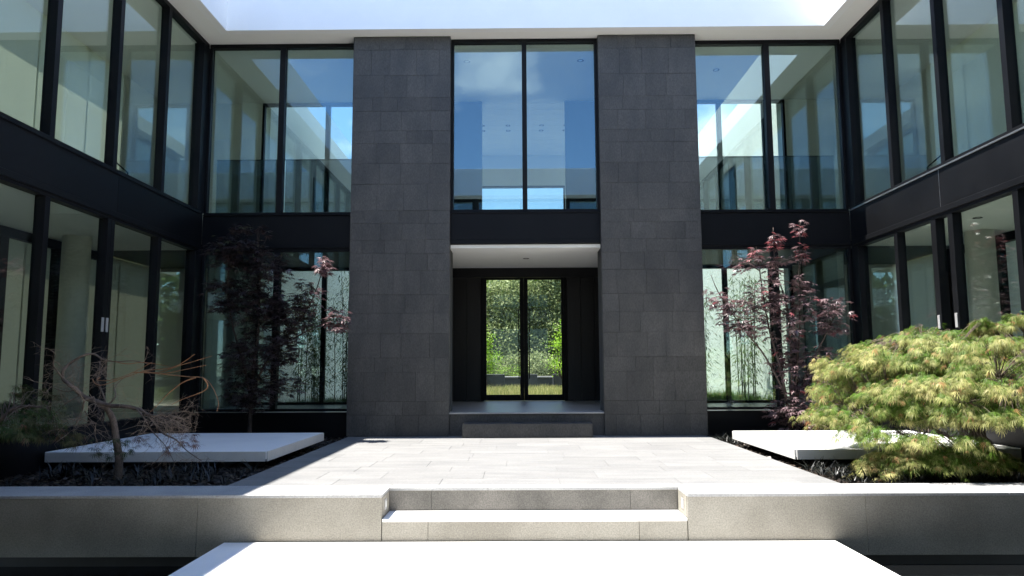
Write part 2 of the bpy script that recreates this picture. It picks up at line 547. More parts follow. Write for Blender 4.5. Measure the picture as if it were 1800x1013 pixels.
WF = 7.77
rw = thing('retaining_wall', (0, WF, -0.62), 'tan granite retaining wall with pale coping below the terrace', 'wall')
box('core', -6.6, -1.60, WF + 0.03, 8.34, -1.1, -0.045, 'basin', rw)
box('core', 1.60, 6.6, WF + 0.03, 8.34, -1.1, -0.045, 'basin', rw)
box('core', -1.598, 1.598, WF + 0.03, 8.21, -1.1, -0.29, 'basin', rw)
def panel(x0, x1, z0, z1, y=WF, mat='granite'):
    return box('panel', x0 + 0.002, x1 - 0.002, y, y + 0.029, z0, z1, mat, rw, 0.002)
panel(-6.6, -3.5, -0.62, -0.031); panel(-3.5, -1.582, -0.62, -0.031)
panel(-1.578, -1.10, -0.62, -0.276); panel(-1.10, 1.08, -0.62, -0.276); panel(1.08, 1.578, -0.62, -0.276)
panel(1.582, 3.42, -0.62, -0.031); panel(3.42, 6.6, -0.62, -0.031)
for x0, x1 in ((-6.6, -4.95), (-4.95, -3.3), (-3.3, -1.58), (1.58, 3.2), (3.2, 4.9), (4.9, 6.6)):
    box('coping_stone', x0 + 0.0015, x1 - 0.0015, WF - 0.006, 8.392, -0.030, 0.0015, 'coping', rw, 0.003)
for x0, x1 in ((-1.5785, -0.5), (-0.5, 0.6), (0.6, 1.5785)):
    box('coping_stone', x0 + 0.0015, x1 - 0.0015, 8.20, 8.3935, -0.028, 0.0012, 'coping', rw, 0.003)
st = thing('terrace_steps', (0, 8.0, -0.3), 'recessed granite steps cut into the terrace wall with a pale tread', 'steps')
for x0, x1 in ((-1.5765, -1.12), (-1.12, 1.06), (1.06, 1.5765)):
    box('riser', x0 + 0.002, x1 - 0.002, 8.211, 8.232, -0.244, -0.0285, 'granite_riser', st, 0.0015)
for x0, x1 in ((-1.577, -0.45), (-0.45, 0.7), (0.7, 1.577)):
    box('tread', x0 + 0.0015, x1 - 0.0015, WF - 0.008, 8.2095, -0.274, -0.245, 'slab', st, 0.002)
for s in (-1, 1):
    ck = box('cheek', s * 1.5795, s * 1.5985, WF + 0.031, 8.206, -0.244, -0.0305, 'granite', st)
for s, lab in ((-1, 'small square steel step light in the left cheek of the terrace steps'),
               (1, 'small square steel step light in the right cheek of the terrace steps')):
    t = thing('step_light', (s * 1.5785, 7.96, -0.13), lab, 'light', 'step lights beside the terrace steps')
    box('frame', s * 1.5735, s * 1.5790, 7.92, 8.02, -0.185, -0.075, 'plate', t, 0.001)
    box('lens', s * 1.5715, s * 1.5733, 7.945, 7.995, -0.16, -0.10, 'lens', t, 0.0006)

# wide bridging slab towards the camera
bs_ = thing('bridge_slab', (0, 4, -0.62), 'broad white stone slab bridging the dark pool in front of the steps', 'platform')
for k, (y0, y1) in enumerate(((6.2, 7.745), (4.4, 6.2), (2.6, 4.4), (0.8, 2.6), (-1.2, 0.8))):
    box('slab', -3.20, 3.08, y0 + 0.0015, y1 - 0.0015, -0.62, -0.47, 'slab', bs_, 0.003)
box('support', -2.5, 2.5, 0.5, 7.3, -1.1, -0.622, 'basin', bs_)

# floating bench slabs on both sides
def bench(s, lab):
    t = thing('bench_slab', (s * 5.0, 11.4, -0.1), lab, 'bench', 'white slabs floating over the planting beds')
    box('top', s * 3.55, s * 6.55, 9.99, 12.86, 0.10, 0.205, 'slab', t, 0.003)
    for k, (a, b) in enumerate(((3.56, 4.36), (4.36, 5.02), (5.02, 5.82), (5.82, 6.54))):
        box('edge_panel', s * (a + 0.0012), s * (b - 0.0012), 9.972, 9.989, 0.072, 0.203, 'slab_side', t, 0.001)
    for k, (a, b) in enumerate(((9.99, 11.4), (11.4, 12.85))):
        box('edge_panel', s * 3.532, s * 3.549, a + 0.0012, b - 0.0012, 0.072, 0.203, 'slab_side', t, 0.001)
    box('plinth', s * 3.95, s * 6.3, 10.4, 12.5, -0.10, 0.098, 'basin', t)
bench(-1, 'broad white floating slab in the shade behind the bare twisted tree')
bench(1, 'broad white floating slab in full sun behind the green laceleaf maple')

# ------------------------------------------------------------------ stone towers
ROWS = [8.05, 7.769, 7.227, 6.755, 6.475, 6.067, 5.802, 5.387, 4.967, 4.43, 4.172, 3.834, 3.567, 3.221, 2.748, 2.384, 1.989, 1.514, 1.234, 0.672, 0.411, 0.004]
def tower(s, lab, seed):
    r = random.Random(seed)
    t = thing('stone_tower', (s * 2.49, FY + 0.3, 0), lab, 'tower', 'basalt towers flanking the entrance')
    box('core', s * 1.512, s * 3.468, FY + 0.034, 15.1, -0.05, 8.052, 'basalt_joint', t)
    for zt, zb in zip(ROWS[:-1], ROWS[1:]):
        h = zt - zb
        cuts = [1.508]
        first = True
        while cuts[-1] < 3.47:
            w = r.uniform(0.36, 0.66) if h > 0.3 else r.uniform(0.34, 0.72)
            if first: w *= r.uniform(0.5, 1.0); first = False
            nxt = cuts[-1] + w
            if 3.472 - nxt < 0.2: nxt = 3.472
            cuts.append(min(nxt, 3.472))
            if cuts[-1] >= 3.472: break
        for a, b in zip(cuts[:-1], cuts[1:]):
            j = 0.0014
            box('stone_block', s * (a + (j if a > 1.51 else 0)), s * (b - (j if b < 3.47 else 0)), FY + r.uniform(-0.003, 0.002), FY + 0.033, zb + j, zt - j, 'basalt', t, 0.0016)
    # the flank towards the entrance, laid in the same courses
    for zt, zb in zip(ROWS[:-1], ROWS[1:]):
        box('stone_block', s * 1.500, s * 1.511, FY + 0.004, 14.46, zb + 0.002, zt - 0.002, 'basalt', t, 0.001)
        box('stone_block', s * 3.469, s * 3.480, FY + 0.004, 14.58, zb + 0.002, zt - 0.002, 'basalt', t, 0.001)
tower(-1, 'left tower of dark basalt blocks beside the entrance', 21)
tower(1, 'right tower of dark basalt blocks beside the entrance', 22)

# ------------------------------------------------------------------ glazing
def window(name, lab, cat, base, frames, panes, group=None):
    """frames: (part, x0,x1,y0,y1,z0,z1); panes: boxes"""
    t = thing(name, base, lab, cat, group)
    for p in frames: box(p[0], *p[1:7], 'black', t, 0.003)
    for p in panes: box('pane', *p[:6], p[6] if len(p) > 6 else 'glass', t)
    return t

# upper centre window over the entrance
window('window', 'tall two-pane window above the entrance mirroring blue sky and cloud', 'window', (0, 14.5, 4.42),
       [('frame_head', -1.498, 1.498, 14.42, 14.56, 7.985, 8.052), ('frame_sill', -1.498, 1.498, 14.42, 14.56, 4.425, 4.475),
        ('frame_jamb', -1.498, -1.445, 14.42, 14.56, 4.476, 7.984), ('frame_jamb', 1.445, 1.498, 14.42, 14.56, 4.476, 7.984),
        ('mullion', -0.048, 0.048, 14.41, 14.56, 4.476, 7.984)],
       [(-1.447, -0.046, 14.50, 14.512, 4.473, 7.987), (0.046, 1.447, 14.50, 14.512, 4.473, 7.987)])

def side_window(s, up, lab):
    z0, z1 = (SP1 + 0.005, SOF - 0.006) if up else (FLO + 0.02, SP0 - 0.003)
    fr = [('frame_head', s * 3.482, s * 6.545, WY - 0.06, WY + 0.06, z1 - 0.085, z1), ('frame_sill', s * 3.482, s * 6.545, WY - 0.06, WY + 0.06, z0, z0 + 0.05),
          ('frame_jamb', s * 3.482, s * 3.53, WY - 0.05, WY + 0.05, z0 + 0.051, z1 - 0.086),
          ('mullion', s * 4.96, s * 5.075, WY - 0.075, WY + 0.06, z0 + 0.051, z1 - 0.086),
          ('frame_jamb', s * 6.49, s * 6.545, WY - 0.06, WY + 0.06, z0 + 0.051, z1 - 0.086)]
    pn = [(s * 3.528, s * 4.962, WY + 0.005, WY + 0.017, z0 + 0.048, z1 - 0.083), (s * 5.073, s * 6.492, WY + 0.005, WY + 0.017, z0 + 0.048, z1 - 0.083)]
    window('window', lab, 'window', (s * 5.0, WY, z0), fr, pn)
side_window(-1, True, 'upper two-pane window left of the left stone tower')
side_window(1, True, 'upper two-pane window right of the right stone tower')
side_window(-1, False, 'lower two-pane window behind the dark shaded maple')
side_window(1, False, 'lower two-pane window behind the sunlit red maple')

def wing_glazing(s, up, lab):
    z0, z1 = (SP1 + 0.03, SOF - 0.006) if up else (FLO, SP0 - 0.003)
    t = thing('glazed_wall', (s * GX, 7.5, z0), lab, 'glass wall')
    ys = [14.42 - 1.57 * k for k in range(0, 10)]
    ys = [y + 0.02 for y in ys]
    xa, xb, xg = s * (GX - 0.07), s * (GX + 0.08), GX + 0.035
    hd = 0.085
    y_end = 0.40
    box('head_rail', xa, xb, y_end, 14.56, z1 - hd, z1, 'black', t, 0.003)
    box('sill_rail', xa, xb, y_end, 14.56, z0, z0 + 0.05, 'black', t, 0.003)
    box('corner_post', s * (GX - 0.075), s * (GX + 0.12), 14.30, 14.74, z0 + 0.051, z1 - hd - 0.001, 'black', t, 0.004)
    cuts = [(14.30, 14.30)]
    for k, y in enumerate(ys[1:]):
        a, b = y - 0.055, y + 0.055
        if not up and s > 0 and k == 1:
            # the sliding leaf stands a little open: two stiles with a gap
            box('stile', xa, xb, 11.62, 11.76, z0 + 0.051, z1 - hd - 0.001, 'black', t, 0.003)
            box('stile', xa, xb, 11.16, 11.29, z0 + 0.051, z1 - hd - 0.001, 'black', t, 0.003)
            cuts.append((11.62, 11.76)); cuts.append((11.16, 11.29))
            continue
        if not up and s < 0 and k == 1:
            box('stile', xa, xb, y - 0.10, y - 0.003, z0 + 0.051, z1 - hd - 0.001, 'black', t, 0.003)
            box('stile', xa, xb, y + 0.003, y + 0.10, z0 + 0.051, z1 - hd - 0.001, 'black', t, 0.003)
            cuts.append((y - 0.10, y + 0.10))
            continue
        box('mullion', xa, xb, a, b, z0 + 0.051, z1 - hd - 0.001, 'black', t, 0.003)
        cuts.append((a, b))
    cuts = sorted(cuts, key=lambda c: -c[0])
    for (a0, _), (_, b1) in zip(cuts[:-1], cuts[1:]):
        if abs(a0 - 11.62) < 0.02 and abs(b1 - 11.29) < 0.02:
            box('pane', s * xg, s * (xg + 0.012), b1 - 0.002, a0 + 0.002, z0 + 2.35, z1 - hd + 0.002, 'glass_wing', t)
            continue
        box('pane', s * xg, s * (xg + 0.012), b1 - 0.002, a0 + 0.002, z0 + 0.048, z1 - hd + 0.002, 'glass_wing', t)
    if not up:
        hs = (11.19, 11.31) if s < 0 else (11.69, 11.225)
        for hy in hs:
            hx = s * (GX - 0.071)
            h = box('door_pull', hx, hx - s * 0.012, hy - 0.030, hy + 0.030, 1.89, 2.11, 'plate', t, 0.002)
    return t
wing_glazing(-1, True, 'upper black framed glass wall of the left wing')
wing_glazing(1, True, 'upper black framed glass wall of the right wing')
wing_glazing(-1, False, 'lower black framed glass wall of the shaded left wing with paired door pulls')
wing_glazing(1, False, 'lower black framed glass wall of the right wing with a sliding leaf ajar')

# ------------------------------------------------------------------ storey bands and plinths
def band_wing(s, lab):
    t = thing('storey_band', (s * GX, 7.5, SP0), lab, 'spandrel')
    box('backing', s * (GX - 0.04), s * (GX + 0.30), 0.40, 14.58, SP0 + 0.002, SP1 + 0.028, 'black', t)
    js = [14.585, 11.45, 8.30, 5.15, 2.0, 0.42]
    for a, b in zip(js[:-1], js[1:]):
        box('panel', s * (GX - 0.062), s * (GX - 0.041), b + 0.004, a - 0.004, SP0 + 0.012, SP1 + 0.012, 'black', t, 0.002)
    box('drip_rail', s * (GX - 0.095), s * (GX - 0.0625), 0.42, 14.50, SP0 - 0.035, SP0 + 0.055, 'black', t, 0.004)
    box('sill_trim', s * (GX - 0.085), s * (GX - 0.063), 0.42, 14.52, SP1 + 0.005, SP1 + 0.028, 'trim' if s > 0 else 'black', t, 0.002)
    if s > 0:
        box('joint_trim', s * (GX - 0.066), s * (GX - 0.0615), 11.4465, 11.4535, SP0 + 0.02, SP1 + 0.004, 'trim', t)
    return t
band_wing(-1, 'black storey band along the shaded left wing')
band_wing(1, 'black storey band with a bright sill line along the right wing')

def band_side(s, lab):
    t = thing('storey_band', (s * 5.0, WY, SP0), lab, 'spandrel')
    box('backing', s * 3.482, s * 6.55, WY - 0.03, WY + 0.30, SP0 + 0.001, SP1 + 0.003, 'black', t)
    box('panel', s * 3.484, s * 6.56, WY - 0.052, WY - 0.031, SP0 + 0.03, SP1 - 0.012, 'black', t, 0.002)
    box('drip_rail', s * 3.484, s * 6.55, WY - 0.085, WY - 0.032, SP0 - 0.022, SP0 + 0.026, 'black', t, 0.003)
    box('sill_rail', s * 3.484, s * 6.55, WY - 0.082, WY - 0.032, SP1 - 0.010, SP1 + 0.012, 'black', t, 0.003)
band_side(-1, 'short black storey band between left wing and left stone tower')
band_side(1, 'short black storey band between right stone tower and right wing')

t = thing('storey_band', (0, 14.45, SP0), 'wide black storey band over the entrance opening', 'spandrel')
box('backing', -1.499, 1.499, 14.44, 14.75, 3.765, 4.42, 'black', t)
box('panel', -1.497, 1.497, 14.405, 14.438, 3.86, 4.395, 'black', t, 0.003)
box('sill_rail', -1.4975, 1.4975, 14.385, 14.437, 4.396, 4.424, 'black', t, 0.003)
box('drip_rail', -1.4975, 1.4975, 14.395, 14.437, 3.775, 3.858, 'black', t, 0.004)

def plinth(x0, x1, y0, y1, lab):
    t = box('plinth', x0, x1, y0, y1, -0.30, FLO - 0.004, 'black', None, 0.003)
    tag(t, lab, 'plinth')
plinth(-6.93, -3.484, WY - 0.02, WY + 0.4, 'low black plinth under the left lower facade window')
plinth(3.484, 6.93, WY - 0.02, WY + 0.4, 'low black plinth under the right lower facade window')
plinth(-GX - 0.3, -GX + 0.03, 0.4, 14.60, 'long black plinth under the left wing')
plinth(GX - 0.03, GX + 0.3, 0.4, 14.60, 'long black plinth under the right wing')

# ------------------------------------------------------------------ entrance hall
struct(box('entrance_threshold', -1.499, 1.499, 14.36, 14.50, -0.02, FLO - 0.031, 'basalt', None, 0.003))
struct(box('entrance_floor', -3.4, 3.4, 14.34, 19.42, FLO - 0.03, FLO, 'floor_wood', None, 0.002))
st2 = tag(box('stone_step', -1.215, 1.235, 13.93, 14.355, 0.0022, 0.262, 'basalt', None, 0.006), 'single basalt block step below the entrance threshold', 'step')
struct(box('entrance_ceiling', -3.4, 3.4, 14.46, 17.42, 3.70, 3.764, 'ceiling'))
struct(box('hall_wall', -3.40, -3.30, 15.11, 19.15, FLO + 0.001, 3.699, 'wall_dark'))
struct(box('hall_wall', 3.30, 3.40, 15.11, 19.15, FLO + 0.001, 3.699, 'wall_dark'))
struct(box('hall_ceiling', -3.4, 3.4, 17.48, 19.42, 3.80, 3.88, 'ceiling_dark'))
struct(box('hall_bulkhead', -3.4, 3.4, 17.421, 17.479, 3.47, 3.88, 'black'))
dw = thing('panelled_wall', (0, 19.3, FLO), 'black panelled wall at the back of the entrance hall', 'wall')
for s in (-1, 1):
    for a, b in ((1.135, 1.50), (1.50, 1.86), (1.86, 2.25), (2.25, 2.7), (2.7, 3.28)):
        box('panel', s * (a + 0.003), s * (b - 0.003), 19.24, 19.30, FLO + 0.002, 3.79, 'wall_dark', dw, 0.004)
box('backing', -3.39, -1.133, 19.301, 19.36, FLO + 0.002, 3.79, 'wall_dark', dw); box('backing', 1.133, 3.39, 19.301, 19.36, FLO + 0.002, 3.79, 'wall_dark', dw)
dr = thing('entrance_door', (0, 19.25, FLO), 'black double glass door at the back of the hall opening to the garden', 'door')
box('frame_head', -1.13, 1.13, 19.20, 19.32, 3.70, 3.79, 'black', dr, 0.004)
for s in (-1, 1):
    box('frame_jamb', s * 1.05, s * 1.131, 19.20, 19.32, FLO + 0.002, 3.699, 'black', dr, 0.004)
    lf = box('leaf_stile', s * 0.0008, s * 0.105, 19.22, 19.28, FLO + 0.01, 3.695, 'black', dr, 0.003)
    box('leaf_stile', s * 0.985, s * 1.049, 19.22, 19.28, FLO + 0.01, 3.695, 'black', dr, 0.003)
    box('leaf_rail', s * 0.1055, s * 0.9845, 19.22, 19.28, FLO + 0.01, FLO + 0.165, 'black', dr, 0.003)
    box('leaf_rail', s * 0.1055, s * 0.9845, 19.22, 19.28, 3.63, 3.695, 'black', dr, 0.003)
    box('pane', s * 0.103, s * 0.987, 19.245, 19.255, FLO + 0.163, 3.632, 'glass_door', dr)
    tb = Tubes(); tb.add([(s * 0.135, 19.16, 1.02), (s * 0.135, 19.16, 2.85)], [0.014, 0.014], 10)
    for zz in (1.15, 2.72): tb.add([(s * 0.135, 19.16, zz), (s * 0.08, 19.22, zz)], [0.008, 0.008], 8)
    tb.build('handle', 'black', dr)

# ------------------------------------------------------------------ eaves, fascias, roofs
def roof(lab, soff, fas, deck, cat='roof'):
    t = thing('roof_eaves', ((soff[0] + soff[1]) / 2, (soff[2] + soff[3]) / 2, SOF), lab, cat, 'white eaves round the court')
    box('soffit', *soff, SOF, SOF + 0.05, 'soffit', t)
    box('fascia', *fas, SOF - 0.004, TOP, 'fascia', t, 0.004)
    box('roof_deck', *deck, SOF + 0.052, SOF + 0.50, 'concrete', t)
roof('deep white eaves across the top of the back facade', (-9.45, 9.45, FB + 0.17, RY + 0.28), (-FX, FX, FB, FB + 0.169), (-9.45, 9.45, FB + 0.18, RY + 0.28))
roof('deep white eaves along the left wing', (-9.45, -FX - 0.17, FF, FB + 0.169), (-FX - 0.169, -FX - 0.0005, FF - 0.169, FB + 0.169), (-9.45, -FX - 0.18, FF, FB + 0.17))
roof('deep white eaves along the right wing', (FX + 0.17, 9.45, FF, FB + 0.169), (FX + 0.0005, FX + 0.169, FF - 0.169, FB + 0.169), (FX + 0.18, 9.45, FF, FB + 0.17))
roof('deep white eaves of the front range above the viewer', (-9.45, 9.45, -7.0, FF - 0.17), (-FX, FX, FF - 0.169, FF), (-9.45, 9.45, -7.0, FF - 0.18))

# ------------------------------------------------------------------ rooms behind the glass
# back wing, upper storey
struct(box('upper_floor', -9.30, 9.30, WY + 0.31, RY + 0.15, SP0 + 0.14, SP1 - 0.002, 'floor_in'))
struct(box('upper_floor', -2.5, 2.5, RY + 0.151, 22.6, 4.2, SP1 - 0.003, 'floor_in'))
struct(box('hall_lintel', -3.4, 3.4, 19.30, 19.42, 3.881, 4.199, 'black'))
struct(box('hall_lintel', -3.4, 3.4, RY - 0.1, RY + 0.15, 3.79, 3.889, 'black'))
struct(box('upper_ceiling', -9.30, 9.30, WY + 0.07, RY + 0.27, 7.975, SOF - 0.004, 'ceiling'))
hl = [(-1.24, 15.34), (1.24, 15.33), (-4.3, 15.9), (4.3, 15.9), (5.9, 16.6), (-5.9, 16.6)]
def disc(name, x, y, z, r0, r1, mat, parent):
    n = 20
    V = []; F = []
    for k in range(n):
        a = 2 * math.pi * k / n
        V += [(r1 * math.cos(a), r1 * math.sin(a), 0), (r1 * math.cos(a), r1 * math.sin(a), -0.006), (r0 * math.cos(a), r0 * math.sin(a), -0.006), (r0 * math.cos(a), r0 * math.sin(a), 0.0)]
    for k in range(n):
        b, c = 4 * k, 4 * ((k + 1) % n)
        for q in range(3): F.append((b + q, b + q + 1, c + q + 1, c + q))
    return link(name, poly_mesh(name, V, F), mat, parent, (x, y, z))
def lamp(x, y, z, lab, sc=1.0):
    t = thing('downlight', (x, y, z), lab, 'light', 'ceiling downlights')
    disc('trim_ring', x, y, z - 0.001, 0.045 * sc, 0.075 * sc, 'black', t)
    n = 16
    V = [(0.043 * sc * math.cos(2 * math.pi * k / n), 0.043 * sc * math.sin(2 * math.pi * k / n), -0.003) for k in range(n)]
    link('lens', poly_mesh('lens', V, [tuple(reversed(range(n)))]), 'lens', t, (x, y, z))
lamp(-1.24, 15.34, 7.975, 'round ceiling downlight at the left behind the tall centre window')
lamp(1.24, 15.33, 7.975, 'round ceiling downlight at the right behind the tall centre window')
lamp(4.35, 15.9, 7.975, 'round ceiling downlight behind the upper right facade window')
lamp(7.55, 12.1, SP0 + 0.019, 'round ceiling downlight inside the lower right wing above the pillar side')
lamp(7.75, 11.15, SP0 + 0.019, 'round ceiling downlight inside the lower right wing nearer the viewer')
lamp(0.03, 15.9, 3.70, 'round ceiling downlight in the entrance ceiling', 0.9)
# inner wall behind the centre window with its opening, and the room beyond
struct(box('inner_wall', -3.50, -1.03, RY, RY + 0.15, SP1, 7.974, 'wall_dark'))
struct(box('inner_wall', 1.05, 3.50, RY, RY + 0.15, SP1, 7.974, 'wall_dark'))
struct(box('side_wall', -3.50, -3.38, 15.11, RY - 0.002, SP1, 7.974, 'wall_in'))
struct(box('side_wall', 3.38, 3.50, 15.11, RY - 0.002, SP1, 7.974, 'wall_in'))
bd = thing('boarded_ceiling', (0, 20, 8.0), 'pale boarded ceiling of the room beyond the tall centre window', 'ceiling')
yb = RY + 0.152
while yb < 22.45:
    y2 = min(yb + 0.42, 22.46)
    box('board', -2.3, 2.3, yb + 0.004, y2 - 0.004, 7.97, 8.02, 'ceiling', bd, 0.003)
    yb = y2
for i, x in enumerate((-1.11, -0.4, 0.53, 1.2)):
    for j, y in enumerate((19.58, 20.02)):
        lamp(x, y, 7.969, ('downlight of the far room, %s in the %s row' % (('leftmost', 'second from left', 'third from left', 'rightmost')[i], ('nearer', 'farther')[j])), 0.9)
struct(box('far_roof', -2.6, 2.6, RY + 0.281, 22.75, 8.03, 8.4, 'concrete'))
struct(box('far_wall', -2.5, 2.5, 22.461, 22.6, 7.0, 8.02, 'ceiling'))
struct(box('far_wall', -2.5, -1.32, 22.461, 22.6, SP1, 6.999, 'ceiling'))
struct(box('far_wall', 1.34, 2.5, 22.461, 22.6, SP1, 6.999, 'ceiling'))
for sg, nm in ((-1, 'left'), (1, 'right')):  # glazing out of view, added so daylight brightens the far room
    window('window', 'unseen side glazing added to bring daylight into the far room, %s side' % nm, 'window', (sg * 2.4, 20.1, SP1),
           [('frame_head', sg * 2.32, sg * 2.42, RY + 0.16, 22.45, 7.85, 7.965), ('frame_sill', sg * 2.32, sg * 2.42, RY + 0.16, 22.45, SP1, SP1 + 0.06),
            ('mullion', sg * 2.33, sg * 2.41, 19.4, 19.5, SP1 + 0.061, 7.849), ('mullion', sg * 2.33, sg * 2.41, 20.95, 21.05, SP1 + 0.061, 7.849)],
           [(sg * 2.36, sg * 2.37, y0, y1, SP1 + 0.061, 7.849, 'glass_rear') for y0, y1 in ((RY + 0.17, 19.4), (19.5, 20.95), (21.05, 22.44))])
window('window', 'low strip of sky seen through the far window behind the tall centre window', 'window', (0, 22.5, 4.5),
       [('frame_head', -1.319, 1.339, 22.47, 22.55, 6.93, 6.998), ('frame_jamb', -1.319, -1.27, 22.47, 22.55, 4.43, 6.929), ('frame_jamb', 1.29, 1.339, 22.47, 22.55, 4.43, 6.929)],
       [(-1.272, 1.292, 22.50, 22.51, 4.43, 6.932, 'glass_rear')])

# lower storey of the back wing, left and right of the hall
for s in (-1, 1):
    struct(box('lower_floor', s * 3.41, s * 9.30, WY + 0.07, RY + 0.10, FLO - 0.08, FLO, 'floor_in'))
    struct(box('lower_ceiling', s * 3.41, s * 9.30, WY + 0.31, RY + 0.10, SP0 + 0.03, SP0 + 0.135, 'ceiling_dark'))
    struct(box('lower_partition', s * 6.75, s * 6.9, 15.7, RY - 0.05, FLO + 0.001, SP0 + 0.029, 'wall_mid'))

def rear_window(s, up, lab):
    z0, z1 = (SP1, 7.973) if up else (FLO + 0.002, SP0 + 0.028)
    fr = [('frame_head', s * 3.52, s * 6.56, RY, RY + 0.12, z1 - 0.07, z1), ('frame_sill', s * 3.52, s * 6.56, RY, RY + 0.12, z0, z0 + 0.06)]
    cu = [3.52, 4.91, 6.045, 6.56]
    pn = []
    for k, x in enumerate(cu):
        a, b = (x, x + 0.06) if k == 0 else ((x - 0.06, x) if k == len(cu) - 1 else (x - 0.055, x + 0.055))
        fr.append(('mullion', s * a, s * b, RY, RY + 0.12, z0 + 0.061, z1 - 0.071))
    for a, b in ((3.575, 4.86), (4.96, 5.995), (6.095, 6.505)):
        pn.append((s * a, s * b, RY + 0.05, RY + 0.06, z0 + 0.058, z1 - 0.068, 'glass_rear'))
    window('window', lab, 'window', (s * 5.0, RY, z0), fr, pn)
    struct(box('rear_wall', s * 6.562, s * 9.30, RY, RY + 0.12, z0, z1, 'wall_in'))
rear_window(-1, True, 'rear window seen through the upper left facade window')
rear_window(1, True, 'rear window seen through the upper right facade window')
rear_window(-1, False, 'rear window seen through the lower left facade window')
rear_window(1, False, 'rear window seen through the lower right facade window')

def guard(s, lab):
    t = thing('glass_guard', (s * 5.0, 14.97, SP1), lab, 'railing')
    for a, b in ((3.56, 5.02), (5.04, 6.46)):
        box('pane', s * a, s * b, 14.95, 14.962, SP1 + 0.004, 5.67, 'glass_guard', t)
    box('handrail', s * 3.55, s * 6.47, 14.940, 14.972, 5.671, 5.69, 'black', t, 0.003)
    box('edge_strip', s * 6.4605, s * 6.470, 14.945, 14.967, SP1 + 0.004, 5.670, 'trim', t)
guard(-1, 'smoked glass guard rail behind the upper left facade window')
guard(1, 'smoked glass guard rail behind the upper right facade window')

# wings: rooms, blinds, inner frames
for s in (-1, 1):
    bx_ = 9.05
    struct(box('wing_lower_floor', s * (GX + 0.12), s * 9.30, 0.42, WY + 0.069, FLO - 0.08, FLO - 0.001, 'floor_in'))
    struct(box('wing_upper_floor', s * (GX + 0.301), s * 9.30, 0.42, WY + 0.309, SP0 + 0.15, SP1, 'floor_in'))
    struct(box('wing_lower_ceiling', s * (GX + 0.301), s * 9.30, 0.42, WY + 0.309, SP0 + 0.02, SP0 + 0.14, 'ceiling'))
    struct(box('wing_upper_ceiling', s * (GX + 0.09), s * 9.30, 0.42, WY + 0.069, 7.97, SOF - 0.004, 'ceiling'))
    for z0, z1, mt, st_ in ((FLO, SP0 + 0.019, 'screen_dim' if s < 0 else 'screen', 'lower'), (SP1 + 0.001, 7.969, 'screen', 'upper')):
        sw = thing('fabric_screen', (s * bx_, 8, z0), 'pale fabric screens on the outer side of the %s storey inside the %s wing' % (st_, 'left' if s < 0 else 'right'), 'screen')
        y_end = 15.9 if st_ == 'upper' else RY - 0.01
        for k in range(10 if st_ == 'upper' else 12):
            ya = 0.42 + 1.57 * k
            if ya > y_end - 0.1: break
            of = 0.012 * (k % 2); box('panel', s * (bx_ + of), s * (bx_ + of + 0.004), ya - 0.02, min(ya + 1.59, y_end), z0, z1, mt, sw)
        if st_ == 'upper': struct(box('wing_back_wall', s * bx_, s * (bx_ + 0.2), 15.9, RY - 0.01, z0, z1, 'wall_in'))
    struct(box('wing_cross_wall', s * (GX + 1.0), s * bx_, 5.4, 5.55, FLO, SP0 + 0.019, 'wall_in'))
    struct(box('wing_cross_wall', s * (GX + 0.4), s * bx_, 8.5, 8.62, SP1 + 0.001, 7.969, 'wall_in'))
    fr = thing('inner_frame', (s * 8.95, 12, FLO), 'black framed doors on the back wall inside the %s wing' % ('left' if s < 0 else 'right'), 'door frame')
    for a, b in ((9.2, 9.42), (10.62, 10.82), (12.18, 12.38), (13.68, 13.88), (15.2, 15.4)):
        box('post', s * 8.93, s * 9.045, a, b, FLO + 0.002, 3.60, 'black', fr, 0.003)
    box('beam', s * 8.935, s * 9.044, 6.5, 15.4, 3.601, 3.765, 'black', fr, 0.003)
    # round pillar
    tb = Tubes(); tb.add([(s * 8.35, 13.35, FLO + 0.001), (s * 8.35, 13.35, SP0 + 0.019)], [0.24, 0.24], 32)
    o = tb.build('pillar', 'wall_in'); tag(o, 'pale round pillar inside the lower %s wing' % ('left' if s < 0 else 'right'), 'pillar')

# stair rail inside the upper wings
for s, nm in ((-1, 'left'), (1, 'right')):
    t = thing('stair_rail', (s * 7.3, 12.3, SP1), 'thin black stair rail inside the upper %s wing' % nm, 'railing')
    tb = Tubes(); tb.add([(s * 7.2, 12.35, 4.95), (s * 7.2, 12.85, 4.85), (s * 7.2, 12.85, 4.42)], [0.014] * 3, 8); tb.build('handrail', 'black', t)
    tb = Tubes(); tb.add([(s * 7.2, 12.85, 4.62), (s * 7.2, 13.12, 4.78), (s * 7.2, 13.12, 4.42)], [0.013] * 3, 8); tb.build('post', 'black', t)

